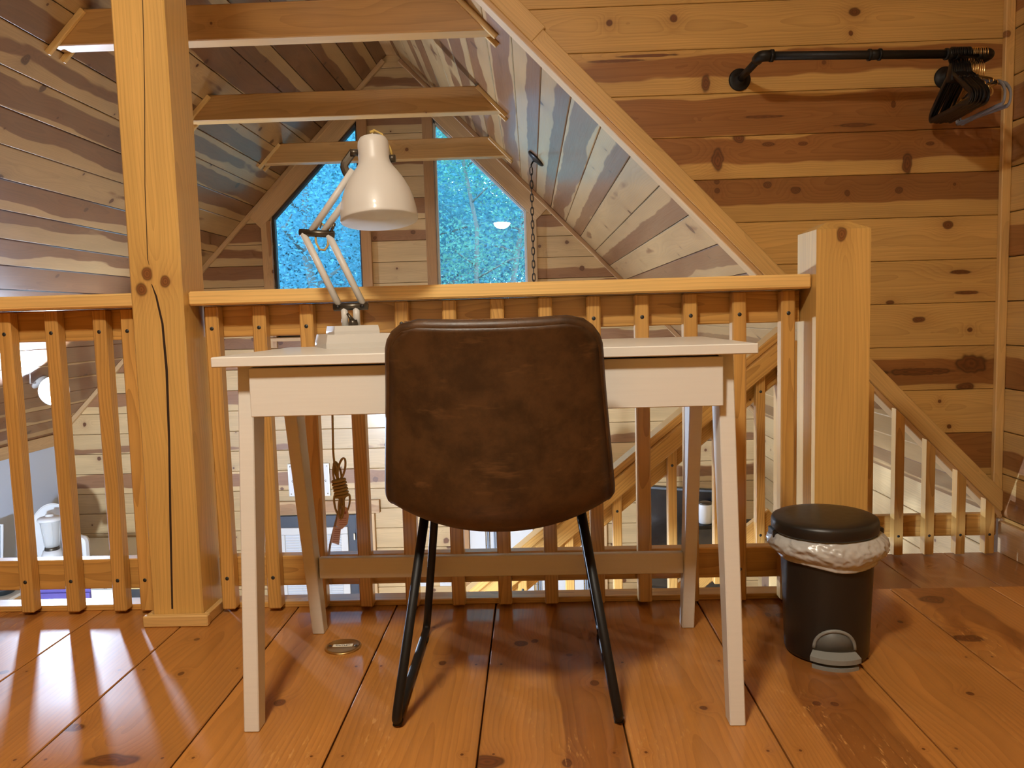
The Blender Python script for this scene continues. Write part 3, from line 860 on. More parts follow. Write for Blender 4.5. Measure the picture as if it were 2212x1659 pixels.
# ------------------------------------------------------------------ desk
dx0, dx1 = -0.624, 0.432
dk = thing('writing_desk', 'white writing desk with one shallow drawer and splayed legs, in front of the railing', 'desk', (-0.096, 1.72, 0))
lumber('desktop', (dx0, 1.7225, 0.750), (dx1, 1.7225, 0.750), 0.495, 0.020, (0, 1, 0), M_white, dk, 0.0018)
dr = lumber('drawer', (-0.560, 1.508, 0.687), (0.371, 1.508, 0.687), 0.097, 0.018, (0, 0, 1), M_white, dk, 0.0015)
lumber('drawer_box', (-0.545, 1.70, 0.692), (0.356, 1.70, 0.692), 0.36, 0.075, (0, 1, 0), M_white, dr, 0.001)
lumber('back_panel', (-0.57, 1.925, 0.689), (0.38, 1.925, 0.689), 0.100, 0.018, (0, 0, 1), M_white, dk, 0.0015)
def leg(xc, yt0, yt1, yf0, yf1, xo):
    w = 0.0155
    V = []
    for z, y0, y1, dx in ((0.0, yf0, yf1, 0), (0.739, yt0, yt1, xo)):
        V += [Vector((xc+dx-w, y0, z)), Vector((xc+dx+w, y0, z)), Vector((xc+dx+w, y1, z)), Vector((xc+dx-w, y1, z))]
    F = [(3,2,1,0), (4,5,6,7)] + [(i, (i+1) % 4, 4+(i+1) % 4, 4+i) for i in range(4)]
    bm = bmesh.new()
    vs = [bm.verts.new(v - Vector((xc, yf0, 0))) for v in V]
    for f in F: bm.faces.new([vs[i] for i in f])
    bmesh.ops.bevel(bm, geom=list(bm.edges), offset=0.002, segments=1, affect='EDGES')
    me = bpy.data.meshes.new('desk_leg'); bm.to_mesh(me); bm.free()
    lg = put('leg', me, T(xc, yf0, 0), dk, M_white); lg.color = rnd_color(0.0)
leg(-0.586, 1.53, 1.60, 1.472, 1.510, 0.008)
leg(0.391, 1.53, 1.60, 1.472, 1.510, -0.008)
leg(-0.583, 1.82, 1.89, 1.953, 1.991, -0.012)
leg(0.390, 1.82, 1.89, 1.953, 1.991, 0.002)
lumber('stretcher', (-0.567, 1.945, 0.184), (0.376, 1.945, 0.181), 0.055, 0.020, (0, 0, 1), M_white, dk, 0.002)
for xx in (-0.578, 0.386):
    lumber('side_rail', (xx, 1.60, 0.69), (xx, 1.85, 0.69), 0.09, 0.02, (0, 0, 1), M_white, dk, 0.002)

# ------------------------------------------------------------------ chair
XC = -0.068
ch = thing('desk_chair', 'brown leather bucket chair with thin black sled legs, pushed up to the desk', 'chair', (XC, 1.6, 0))
prof = [(1.327, 0.808), (1.340, 0.76), (1.352, 0.695), (1.364, 0.62), (1.375, 0.54), (1.388, 0.480), (1.414, 0.440), (1.465, 0.420), (1.55, 0.418), (1.65, 0.428), (1.74, 0.440), (1.80, 0.436)]
hws = [0.178, 0.182, 0.187, 0.194, 0.2015, 0.2065, 0.206, 0.202, 0.202, 0.202, 0.200, 0.196]
cur = [0.030, 0.033, 0.038, 0.043, 0.048, 0.052, 0.054, 0.054, 0.048, 0.038, 0.028, 0.022]
def catmull(vals, t):
    n = len(vals)-1
    x = min(max(t*n, 0), n-1e-6); i = int(x); f = x-i
    g = lambda k: np.array(vals[min(max(k, 0), n)], float)
    p0, p1, p2, p3 = g(i-1), g(i), g(i+1), g(i+2)
    return 0.5*((2*p1) + (-p0+p2)*f + (2*p0-5*p1+4*p2-p3)*f*f + (-p0+3*p1-3*p2+p3)*f**3)
NU, NV = 20, 48
tt = [i/NV for i in range(NV+1)]
cp = [catmull(prof, t) for t in tt]
arc = [0.0]
for i in range(NV): arc.append(arc[-1] + float(np.linalg.norm(cp[i+1]-cp[i])))
def corner(s, total, r0=0.05, r1=0.07):
    cut = 0.0
    if s < r0: cut = r0 - math.sqrt(max(0, r0*r0 - (r0-s)**2))
    d = total - s
    if d < r1: cut = max(cut, r1 - math.sqrt(max(0, r1*r1 - (r1-d)**2)))
    return cut
V, F, EDGE = [], [], []
for i, t in enumerate(tt):
    dv = catmull(prof, min(t+0.01, 1)) - catmull(prof, max(t-0.01, 0)); dv /= np.linalg.norm(dv)
    nrm = np.array((-dv[1], dv[0]))              # towards the sitter
    h = float(catmull(hws, t)) - corner(arc[i], arc[-1]); c = float(catmull(cur, t))
    for j in range(NU+1):
        u = -1 + 2*j/NU
        q = cp[i] + nrm*c*(h/0.2)**2*abs(u)**2.2
        V.append(Vector((XC + u*h, q[0], q[1])))
for i in range(NV):
    for j in range(NU):
        a = i*(NU+1)+j
        F.append((a, a+1, a+NU+2, a+NU+1))
me = mesh_of('shell', [v - Vector((XC, 1.6, 0)) for v in V], F, True)
sh = put('seat_shell', me, T(XC, 1.6, 0), ch, M_leather)
so = sh.modifiers.new('thickness', 'SOLIDIFY'); so.thickness = 0.024; so.offset = 0.0; so.use_even_offset = False
rim = [V[j] for j in range(NU+1)] + [V[i*(NU+1)+NU] for i in range(1, NV+1)] + [V[NV*(NU+1)+j] for j in range(NU-1, -1, -1)] + [V[i*(NU+1)] for i in range(NV-1, 0, -1)]
tube('piping', rim, 0.0128, M_leather, sh, 8, True)
# stitching along the top edge, seen from behind
stv = []
for j in range(2, NU*3-5):
    u = -1 + 2*(j/3)/NU
    if abs(u) > 0.88: continue
    h = 0.175; q = Vector((XC + u*h, 1.3245 + 0.028*abs(u)**2.2, 0.8075 + 0.0125))
    d = Vector((0.0022, 0, 0))
    stv.append(tube_data([q-d, q+d], 0.0009, 5))
Vs, Fs = join(stv)
tag(put('stitching', mesh_of('stitching', Vs, Fs), None, sh, M_stitch), kind='stuff')
for s in (-1, 1):
    xt, xf = XC + s*0.166, XC + s*0.225
    xf2 = XC + s*0.227; xt2 = XC + s*0.158
    pts = rounded([(XC + s*0.158, 1.555, 0.440), (xf, 1.470, 0.0115), (xf2, 1.955, 0.0115), (xt2, 1.74, 0.448)], 0.035, 6)
    # the two bends on the floor are tight, the tops soft
    tube('leg_frame', pts, 0.0098, M_black, ch, 12)
    for yy in (1.50, 1.90):
        box('glide', (xf-0.009 if s > 0 else xf-0.009, yy-0.012, 0.0), (xf+0.009, yy+0.012, 0.006), M_rubber, ch, 0.001)
for yy, zz in ((1.575, 0.428), (1.72, 0.433)):
    tube('cross_bar', [(XC-0.160, yy, zz+0.008), (XC-0.10, yy, zz-0.022), (XC+0.10, yy, zz-0.022), (XC+0.160, yy, zz+0.008)], 0.008, M_black, ch, 10)
box('mount_plate', (XC-0.10, 1.575, 0.396), (XC+0.10, 1.72, 0.402), M_black, ch, 0.002)

# ------------------------------------------------------------------ desk lamp
lp = thing('desk_lamp', 'cream architect desk lamp with a bell shade on a two-tier base, on the white desk', 'lamp', (-0.418, 1.881, 0.76))
th = math.radians(25)
def tier(name, s0, s1, z0, z1):
    V = []
    for s, z in ((s0, z0), (s0, z0+(z1-z0)*0.35), (s1, z1)):
        for a, b in ((-1,-1),(1,-1),(1,1),(-1,1)):
            x, y = a*s/2, b*s/2
            V.append(Vector((x*math.cos(th)-y*math.sin(th), x*math.sin(th)+y*math.cos(th), z)))
    F = [(3,2,1,0), (8,9,10,11)] + [(4*r+i, 4*r+(i+1) % 4, 4*r+4+(i+1) % 4, 4*r+4+i) for r in range(2) for i in range(4)]
    return put(name, mesh_of(name, V, F), T(-0.440, 1.885, 0), lp, M_lampw)
tier('base', 0.158, 0.149, 0.760, 0.792)
tier('upper_base', 0.109, 0.104, 0.792, 0.812)
ly = 1.88
for x in (-0.456, -0.427):
    tube('pillar', [(x, ly, 0.810), (x, ly, 0.858)], 0.0085, M_lampw, lp, 12)
tube('lower_joint', [(-0.482, ly, 0.858), (-0.398, ly, 0.859)], 0.0095, M_gun, lp, 12)
for x in (-0.470, -0.410):
    lathe('bolt', [(0.0, 0.002), (0.005, 0.002), (0.005, -0.004)], frame((x, ly-0.010, 0.8585), (1, 0, 0), (0, 0, 1)), M_plast, lp, 10)
tube('knob', [(-0.431, ly-0.022, 0.812), (-0.431, ly-0.022, 0.826)], [0.012, 0.010], M_gun, lp, 12)
tube('knob_lever', [(-0.431, ly-0.022, 0.822), (-0.444, ly-0.024, 0.842)], [0.006, 0.003], M_gun, lp, 8)
tube('lower_arm', [(-0.468, ly, 0.860), (-0.549, ly, 1.040)], 0.0085, M_lampw, lp, 12)
tube('lower_arm', [(-0.409, ly, 0.862), (-0.486, ly, 1.032)], 0.0085, M_lampw, lp, 12)
tube('elbow_joint', [(-0.557, ly, 1.041), (-0.473, ly, 1.034)], 0.0088, M_gun, lp, 12)
tube('elbow_lever', [(-0.481, ly-0.004, 1.036), (-0.468, ly-0.008, 1.060)], 0.0035, M_gun, lp, 8)
tube('upper_arm', [(-0.530, ly+0.002, 1.041), (-0.420, ly+0.002, 1.186)], 0.0085, M_lampw, lp, 12)
tube('upper_arm', [(-0.503, ly+0.004, 1.037), (-0.400, ly+0.02, 1.172)], 0.0085, M_lampw, lp, 12)
tube('arm_cord', [(-0.520, ly+0.006, 1.040), (-0.517, ly-0.004, 1.015), (-0.508, ly-0.008, 0.998), (-0.496, ly-0.006, 0.996), (-0.489, ly, 1.008), (-0.488, ly, 1.024)], 0.0028, M_cord, lp, 8)
tube('arm_cord', [(-0.510, ly+0.012, 1.052), (-0.504, ly+0.008, 1.062), (-0.498, ly+0.004, 1.056)], 0.0025, M_cord, lp, 8)
# shade: bell about its own axis
ax = Vector((-0.068, 0.135, 1.0)).normalized()
cr_ = Vector((-0.3595, ly-0.005, 1.062))           # centre of the rim
MS = frame(cr_, ax.orthogonal(), ax.cross(ax.orthogonal()))
sp = [(0.0918, 0.0), (0.0930, 0.003), (0.0922, 0.008), (0.0918, 0.018), (0.0900, 0.034), (0.0855, 0.054), (0.0785, 0.075), (0.0680, 0.097), (0.0550, 0.117), (0.0445, 0.131), (0.0395, 0.140), (0.0385, 0.150), (0.0380, 0.184), (0.0365, 0.194), (0.0320, 0.202), (0.022, 0.2065), (0.0, 0.208)]
inn_ = [(r-0.002, z) for r, z in sp[2:13]][::-1]
lathe('shade_lining', [(0.0, 0.182)] + inn_ + [(0.0915, 0.002)], MS, plain('white_shade_lining', (0.86, 0.88, 0.82), 0.4, var=0.01), lp, 48)
sh_ = lathe('shade', sp, MS, M_lampw, lp, 48)
lathe('bulb', [(0.0, 0.035), (0.016, 0.040), (0.026, 0.058), (0.024, 0.080), (0.014, 0.105), (0.012, 0.15)], MS, plain('unlit_frosted_bulb', (0.8, 0.8, 0.76), 0.3, var=0.01), sh_, 20)
top = cr_ + ax*0.208
tube('finial', [top - ax*0.002, top + ax*0.012], 0.0035, M_steel, lp, 10)
tube('shade_cord', [top + ax*0.010, top + ax*0.016 + Vector((0.004, 0, 0)), top + Vector((0.022, 0.004, 0.006)), cr_ + ax*0.178 + Vector((0.040, 0.006, 0)), cr_ + ax*0.160 + Vector((0.043, 0.006, 0))], 0.0026, plain('yellow_cord', (0.5, 0.34, 0.08), 0.6), lp, 8)
tube('cord_knot', [top + ax*0.010 - Vector((0.005, 0, 0)), top + ax*0.013 + Vector((0.005, 0, 0))], 0.0045, plain('yellow_knot', (0.5, 0.34, 0.08), 0.6), lp, 8)
# bracket yoke and pivots
b0 = cr_ + ax*0.168 + Vector((-0.040, -0.004, 0))
tube('pivot', [b0 + Vector((0.004, 0, 0)), b0 + Vector((-0.016, -0.006, 0))], 0.0085, M_gun, lp, 14)
V1, F1 = tube_data(rounded([b0 + Vector((-0.008, -0.002, 0.004)), b0 + Vector((-0.034, -0.004, -0.030)), b0 + Vector((-0.024, -0.002, -0.056)), b0 + Vector((-0.002, 0.004, -0.052))], 0.008, 3), 0.010, 8, False, ((0, 1, 0), 0.3))
put('bracket', mesh_of('bracket', V1, F1), None, lp, M_gun)
b1 = cr_ + ax*0.152 + Vector((0.041, 0.0, 0))
tube('pivot', [b1 - Vector((0.004, 0, 0)), b1 + Vector((0.010, 0, 0))], 0.0095, M_gun, lp, 14)
# mains cord behind the desk, tied into a bundle
cy = 2.045
base = tube('mains_cord', rounded([(-0.43, 1.95, 0.765), (-0.53, 1.985, 0.764), (-0.540, 2.03, 0.74), (-0.541, cy, 0.60), (-0.545, cy, 0.46), (-0.538, cy, 0.40)], 0.02, 4), 0.0030, M_cord, lp, 8)
def loop(cx, cz, rx, rz, rot, dy):
    P = []
    for k in range(20):
        a = 2*PI*k/20
        x, z = rx*math.cos(a), rz*math.sin(a)
        P.append(Vector((cx + x*math.cos(rot) - z*math.sin(rot), cy+dy, cz + x*math.sin(rot) + z*math.cos(rot))))
    return tube_data(P, 0.0030, 6, True)
bd = [loop(-0.523, 0.425, 0.009, 0.030, -0.25, -0.004), loop(-0.536, 0.418, 0.008, 0.026, 0.25, 0.003), loop(-0.540, 0.415, 0.006, 0.024, 0.0, -0.006),
      loop(-0.538, 0.325, 0.009, 0.030, 0.15, -0.003), loop(-0.518, 0.325, 0.009, 0.030, -0.28, 0.004), loop(-0.528, 0.32, 0.007, 0.032, -0.1, -0.007)]
for k in range(6):
    z = 0.392 - 0.0085*k; x = -0.5335 + 0.0014*k
    P = [Vector((x + 0.017*math.cos(2*PI*i/16), cy + 0.010*math.sin(2*PI*i/16), z + 0.003*math.cos(2*PI*i/16))) for i in range(16)]
    bd.append(tube_data(P, 0.0042, 6, True))
Vb, Fb = join(bd)
bo = put('tied_bundle', mesh_of('tied_bundle', Vb, Fb, True), None, base, M_cord)
tube('cord_tail', rounded([(-0.525, cy-0.004, 0.345), (-0.540, cy, 0.300), (-0.566, cy, 0.215), (-0.575, cy, 0.16), (-0.57, cy+0.01, 0.10)], 0.03, 4), 0.0030, plain('pale_cord', (0.42, 0.30, 0.18), 0.6), base, 8)
def tagpaper(name, poly, y, lines, ink):
    o = board(name, poly, (0, y+0.0006, 0), (1, 0, 0), (0, 0, 1), 0.0006, M_tagp, base, 0)
    for (a, b, z, h) in lines:
        board('print_line', [(a, z), (b, z), (b+0.001, z+h), (a+0.001, z+h)], (0, y, 0), (1, 0, 0), (0, 0, 1), 0.0004, ink, o, 0)
    return o
tagpaper('round_tag', [(-0.546, 0.268), (-0.530, 0.258), (-0.514, 0.272), (-0.509, 0.296), (-0.513, 0.318), (-0.527, 0.324), (-0.538, 0.300)], cy-0.004,
         [(-0.537, -0.517, 0.270+0.006*i, 0.0015) for i in range(4)] + [(-0.530, -0.516, 0.300, 0.007)], M_ink2)
tagpaper('square_tag', [(-0.562, 0.222), (-0.540, 0.214), (-0.532, 0.262), (-0.553, 0.266)], cy-0.004,
         [(-0.557+0.0012*i, -0.542+0.0012*i, 0.224+0.0055*i, 0.0016) for i in range(7)], M_ink2)

# ------------------------------------------------------------------ pedal bin
bx_, by_ = 0.692, 1.812
bn = thing('pedal_bin', 'black plastic pedal bin with a grey liner bag folded over its rim', 'waste bin', (bx_, by_, 0))
MB_ = T(bx_, by_, 0)
lathe('body', [(0.0, 0.001), (0.086, 0.001), (0.093, 0.004), (0.0955, 0.012), (0.0985, 0.10), (0.1025, 0.20), (0.1065, 0.288), (0.1065, 0.300), (0.102, 0.300)], MB_, M_plast, bn, 56)
ld_ = lathe('lid', [(0.108, 0.300), (0.1185, 0.3005), (0.1205, 0.304), (0.1205, 0.322), (0.1185, 0.3285), (0.112, 0.332), (0.09, 0.3345), (0.05, 0.3365), (0.0, 0.337)], MB_ @ Matrix.Rotation(math.radians(-1.2), 4, 'Y'), M_plast, bn, 56)
rng = random.Random(4)
NA, NZ = 200, 24
Vb, Fb = [], []
wv = [(rng.uniform(5, 40), rng.uniform(0, 6.28), rng.uniform(-7, 7), rng.uniform(0.0003, 0.0013)) for _ in range(26)]
for i in range(NZ+1):
    t = i/NZ
    for k in range(NA):
        a = 2*PI*k/NA
        bot = 0.233 + 0.005*math.sin(2*a+1.0) + 0.002*math.sin(5*a)
        z = 0.3005*(1-t) + bot*t
        r = 0.109 + 0.020*math.sin(PI*min(1, t*1.15))**0.8 * (1 + 0.25*math.cos(2*a)) + 0.002*t
        q = Vector((math.cos(a)*2.6, math.sin(a)*2.6, t*1.7))
        cre = 0.010*(0.35-abs(mnoise.noise(q*1.6))) + 0.006*(0.3-abs(mnoise.noise(q*3.7 + Vector((5, 1, 2))))) + 0.0025*mnoise.noise(q*9)
        r += cre*math.sin(PI*min(1, 0.12+t*0.80))
        Vb.append(Vector((r*math.cos(a), r*math.sin(a), z)))
for i in range(NZ):
    for k in range(NA):
        l = (k+1) % NA
        Fb.append((i*NA+k, (i+1)*NA+k, (i+1)*NA+l, i*NA+l))
lb = put('liner_bag', mesh_of('liner_bag', Vb, Fb, True), MB_, bn, M_bag)
lb.modifiers.new('film', 'SOLIDIFY').thickness = 0.0008
# lid hinge lugs at the sides
for s in (-1, 1):
    box('lid_lug', (bx_ + s*0.124 - 0.006, by_-0.012, 0.272), (bx_ + s*0.124 + 0.006, by_+0.03, 0.302), M_plast, bn, 0.002)
# pedal and its arched surround on the front
MP = T(bx_, by_, 0) @ Matrix.Rotation(math.radians(-9), 4, 'Z')
def onbin(a, r, z): return MP @ Vector((r*math.sin(a), -r*math.cos(a), z))
arch = [onbin(0.47*math.cos(PI*k/16), 0.0985, 0.042 + 0.046*math.sin(PI*k/16)) for k in range(17)]
tube('pedal_surround', arch, 0.0042, M_grey, bn, 8)
Vp, Fp = [], []
for k in range(13):
    a = -0.45 + 0.9*k/12
    zt = 0.040 + 0.046*math.sqrt(max(0, 1-(a/0.46)**2))
    Vp += [onbin(a, 0.0975, 0.036), onbin(a, 0.0995, zt)]
for k in range(12): Fp.append((2*k, 2*k+2, 2*k+3, 2*k+1))
ps = put('pedal_recess', mesh_of('pedal_recess', Vp, Fp, True), None, bn, plain('dark_grey_recess', (0.12, 0.125, 0.118), 0.5))
ps.modifiers.new('thick', 'SOLIDIFY').thickness = 0.002
def pedal(name, r0, r1, z0, z1, z2, mat, aw=0.5):
    V, F = [], []
    n = 13
    for k in range(n):
        a = -aw + 2*aw*k/(n-1)
        ro = r1 - 0.006*(a/aw)**2
        V += [onbin(a, r0, z2), onbin(a, ro, z1), onbin(a, ro, z0), onbin(a, r0, z0)]
    for k in range(n-1):
        for q in range(4):
            l = (q+1) % 4
            F.append((4*k+q, 4*k+l, 4*k+4+l, 4*k+4+q))
    F += [(3, 2, 1, 0), tuple(4*(n-1)+q for q in range(4))]
    return put(name, mesh_of(name, V, F), None, bn, mat)
pedal('pedal', 0.090, 0.122, 0.017, 0.028, 0.040, M_grey)
pedal('foot', 0.088, 0.119, 0.0, 0.008, 0.012, M_grey, 0.47)

# ------------------------------------------------------------------ clothes rail and hangers
PZ, PY = 1.716, 2.855
cr2 = thing('clothes_rail', 'black iron pipe clothes rail fixed to the pine wall', 'clothes rail', (1.25, 3.1, 1.70))
pr_ = 0.0150
tube('pipe', rounded([(0.845, PY, PZ+0.008), (1.645, PY, PZ-0.012)], 0.01), pr_, M_black, cr2, 16)
for xx, zz in ((0.845, PZ+0.008), (1.645, PZ-0.012)):
    tube('stand_pipe', [(xx, PY, zz), (xx, YW-0.004, zz+0.004)], pr_*0.92, M_black, cr2, 16)
    lathe('flange', [(0.0, 0.002), (0.042, 0.002), (0.043, 0.008), (0.038, 0.011), (0.022, 0.013), (0.020, 0.03), (0.0, 0.03)], frame((xx, YW+0.001, zz+0.004), (1, 0, 0), (0, 0, 1)), M_black, cr2, 32)
    s = 1 if xx < 1 else -1
    tube('elbow', rounded([(xx + s*0.034, PY, zz), (xx - s*0.004, PY, zz), (xx-s*0.004, PY+0.040, zz)], 0.03, 8), 0.0195, M_black, cr2, 16)
    for q in (0.034,):
        tube('collar', [(xx + s*(q-0.004), PY, zz), (xx + s*(q+0.007), PY, zz)], 0.0215, M_black, cr2, 16)
for xx in (1.243, 1.513):
    zz = PZ + 0.008 - 0.02*(xx-0.845)/0.817
    tube('coupling', [(xx-0.020, PY, zz), (xx+0.020, PY, zz)], 0.0175, M_black, cr2, 16)
    for d in (-0.018, 0.018):
        tube('collar', [(xx+d-0.004, PY, zz), (xx+d+0.004, PY, zz)], 0.0205, M_black, cr2, 16)
zat = lambda x: PZ + 0.008 - 0.02*(x-0.845)/0.817
def hook_pts(r, drop, a0=200):
    P = []
    for k in range(12):
        a = math.radians(a0 - k*(a0+10)/11 + 0)
        P.append((r*math.cos(a), r*math.sin(a)))
    P += [(r*0.9, -r*0.9), (0.0, -r-0.018), (0.0, -drop)]
    return P
def hanger(x, kind, tilt, yaw):
    z0 = zat(x)
    M0 = T(x, PY, z0) @ Matrix.Rotation(yaw - 0.17, 4, 'Z') @ Matrix.Rotation(tilt + 0.06, 4, 'X')
    names = {'black': ('black plastic clothes hanger hooked on the pipe rail', 'black hangers on the pipe rail'),
             'gold': ('gold wire hanger with small clips on the pipe rail', 'gold wire hangers on the pipe rail'),
             'velvet': ('grey velvet hanger with a gold hook at the end of the pipe rail', 'grey velvet hangers on the pipe rail')}
    h = put('clothes_hanger', None, M0); h.empty_display_size = 0.02
    tag(h, names[kind][0], 'hanger', names[kind][1])
    v = lambda p, dx=0.0: Vector((dx, p[0], p[1]))
    if kind == 'black':
        hk = tube_data([v(p) for p in hook_pts(0.0205, 0.065)], 0.0038, 6, False, ((1, 0, 0), 0.75))
        o = put('hook', mesh_of('hook', *hk, True), M0, h, M_hang)
        body = rounded([(0, 0.0, -0.062), (0, 0.055, -0.088), (0, 0.190, -0.165), (0, 0.205, -0.185), (0, 0.185, -0.196), (0, -0.185, -0.196), (0, -0.205, -0.185), (0, -0.190, -0.165), (0, -0.055, -0.088), (0, 0.0, -0.062)], 0.02, 4)[:-1]
        b = tube_data(body, 0.0115, 6, True, ((1, 0, 0), 0.24))
        neck = tube_data([(0, 0, -0.034), (0, 0, -0.062), (0, 0, -0.094)], [0.016, 0.030, 0.034], 8, False, ((1, 0, 0), 0.22))
        notch = [tube_data([(0, s*0.088, -0.100), (0, s*0.094, -0.094)], 0.006, 6, False, ((1, 0, 0), 0.4)) for s in (-1, 1)]
        Vh, Fh = join([b, neck] + notch)
        put('body', mesh_of('hanger_body', Vh, Fh, True), M0, h, M_hang)
    elif kind == 'velvet':
        hk = tube_data([v(p) for p in hook_pts(0.0205, 0.095)], 0.0019, 6)
        put('hook', mesh_of('hook', *hk, True), M0, h, M_gold)
        body = rounded([(0, 0.0, -0.092), (0, 0.05, -0.105), (0, 0.175, -0.133), (0, 0.212, -0.168), (0, 0.205, -0.208), (0, -0.205, -0.208), (0, -0.212, -0.168), (0, -0.175, -0.133), (0, -0.05, -0.105), (0, 0.0, -0.092)], 0.025, 4)[:-1]
        b = tube_data(body, 0.0075, 6, True, ((1, 0, 0), 0.42))
        put('body', mesh_of('hanger_body', *b, True), M0, h, M_velvet)
    else:
        hk = tube_data([v(p) for p in hook_pts(0.0205, 0.075)], 0.0019, 6)
        put('hook', mesh_of('hook', *hk, True), M0, h, M_gold)
        body = rounded([(0, 0.0, -0.072), (0, 0.17, -0.130), (0, 0.175, -0.140), (0, -0.175, -0.140), (0, -0.17, -0.130), (0, 0, -0.072)], 0.01, 3)[:-1]
        b = tube_data(body, 0.0018, 6, True)
        put('wire', mesh_of('hanger_wire', *b, True), M0, h, M_gold)
        for s in (-1, 1):
            P = [Vector((0.010*math.cos(2*PI*i/14), s*0.11 + 0.004*math.sin(2*PI*i/14), -0.150 + 0.016*math.sin(2*PI*i/14))) for i in range(14)]
            put('clip', mesh_of('hanger_clip', *tube_data(P, 0.0018, 6, True), True), M0, h, M_gold)
rg = random.Random(11)
for k in range(11): hanger(1.512 + 0.0064*k, 'black', rg.uniform(-0.02, 0.02), rg.uniform(-0.03, 0.03))
for k in range(5): hanger(1.586 + 0.006*k, 'gold', rg.uniform(-0.05, 0.05), rg.uniform(-0.1, 0.06))
for k in range(3): hanger(1.618 + 0.007*k, 'velvet', rg.uniform(-0.03, 0.03), rg.uniform(-0.05, 0.05))

# ------------------------------------------------------------------ floor outlet
fo = thing('floor_outlet', 'round brass floor outlet cover with a paper label, set in the planks', 'outlet', (-0.497, 1.871, 0))
lathe('cover', [(0.0, 0.0), (0.046, 0.0), (0.045, 0.003), (0.040, 0.0045), (0.0385, 0.0035), (0.0, 0.0035)], T(-0.497, 1.871, 0), M_brass, fo, 40)
o = board('paper_label', [(-0.026, -0.008), (0.024, -0.008), (0.024, 0.008), (-0.026, 0.008)], (-0.497, 1.873, 0.0036), Matrix.Rotation(0.05, 3, 'Z') @ Vector((1, 0, 0)), (0, 1, 0), 0.0004, M_cream, fo, 0)
def text(name, s, size, M, mat, parent, align='CENTER', ext=0.0002):
    c = bpy.data.curves.new(name, 'FONT'); c.body = s; c.size = size; c.align_x = align; c.align_y = 'CENTER'; c.extrude = ext
    tmp = bpy.data.objects.new(name, c); COL.objects.link(tmp)
    dg = bpy.context.evaluated_depsgraph_get()
    me = bpy.data.meshes.new_from_object(tmp.evaluated_get(dg))
    bpy.data.objects.remove(tmp)
    me.materials.clear()
    return put(name, me, M, parent, mat)
text('lettering', 'OUTLET', 0.010, T(-0.498, 1.873, 0.0042), M_ink, o)
for s in (-1, 1):
    lathe('screw', [(0.0, 0.0012), (0.004, 0.0012), (0.0045, 0.0)], T(-0.497+s*0.033, 1.871, 0.0035), M_gun, fo, 10)

# ------------------------------------------------------------------ entry door, sign and fittings on the far wall
d1 = thing('door_1', 'slate grey entry door with a white framed blind window, below the sign', 'door', (-1.90, YF, ZB), kind='structure')
lumber('slab', (-1.905, YF-0.02, ZB+0.01), (-1.905, YF-0.02, -0.845), 0.72, 0.03, (1, 0, 0), M_slate, d1, 0.003)
lumber('head_casing', (-2.36, YF-0.02, -0.775), (-1.345, YF-0.02, -0.775), 0.115, 0.035, (0, 0, 1), M_ptrim, d1)
for x in (-2.315, -1.435): lumber('side_casing', (x, YF-0.018, ZB), (x, YF-0.018, -0.835), 0.085, 0.03, (1, 0, 0), M_ptrim, d1)
lumber('stop', (-1.530, YF-0.022, ZB), (-1.530, YF-0.022, -0.84), 0.06, 0.034, (1, 0, 0), M_slate, d1)
wx0, wx1, wz0, wz1 = -2.235, -1.625, -2.0, -0.945
lw = lumber('lite_frame', (wx0-0.0, YF-0.043, wz1-0.03), (wx1, YF-0.043, wz1-0.03), 0.06, 0.022, (0, 0, 1), M_wplast, d1)
lumber('lite_frame', (wx0+0.03, YF-0.043, wz0), (wx0+0.03, YF-0.043, wz1-0.062), 0.06, 0.022, (1, 0, 0), M_wplast, d1)
lumber('lite_frame', (wx1-0.03, YF-0.043, wz0), (wx1-0.03, YF-0.043, wz1-0.062), 0.06, 0.022, (1, 0, 0), M_wplast, d1)
board('lite_pane', [(wx0+0.06, wz0), (wx1-0.06, wz0), (wx1-0.06, wz1-0.06), (wx0+0.06, wz1-0.06)], (0, YF-0.0355, 0), (1, 0, 0), (0, 0, 1), 0.003, M_wplast, d1, 0)
z = wz1 - 0.075
while z > -1.75:
    lumber('blind_slat', (wx0+0.065, YF-0.042, z), (wx1-0.065, YF-0.042, z), 0.014, 0.003, (0, -0.5, 1), M_blind, d1, 0)
    z -= 0.0225
for xx in (-2.05, -1.80):
    lumber('ladder_cord', (xx, YF-0.0465, -1.75), (xx, YF-0.0465, wz1-0.065), 0.004, 0.002, (1, 0, 0), M_paper, d1, 0)
for zz in (-1.03,): box('hinge', (-1.575, YF-0.06, zz-0.03), (-1.560, YF-0.037, zz+0.03), M_steel, d1, 0.002)

sg = thing('door_sign', 'white framed sign with small capital letters on the wall above the entry door', 'sign', (-1.95, YF, -0.68))
lumber('sign_board', (-2.13, YF-0.009, -0.535), (-1.768, YF-0.009, -0.535), 0.285, 0.016, (0, 0, 1), M_steel, sg, 0.002)
board('face', [(-2.122, -0.670), (-1.776, -0.670), (-1.776, -0.400), (-2.122, -0.400)], (0, YF-0.017, 0), (1, 0, 0), (0, 0, 1), 0.0012, M_paper, sg, 0)
MT = frame((-2.077, YF-0.0186, -0.545), (1, 0, 0), (0, 0, 1))
text('lettering', 'CA', 0.034, MT, M_ink, sg)
text('lettering', 'N', 0.034, frame((-1.811, YF-0.0186, -0.545), (1, 0, 0), (0, 0, 1)), M_ink, sg)
for x in (-2.108, -1.79):
    for z in (-0.655, -0.415): lathe('stud', [(0.0, 0.003), (0.005, 0.002), (0.006, 0.0)], frame((x, YF-0.0185, z), (1, 0, 0), (0, 0, 1)), M_steel, sg, 10)

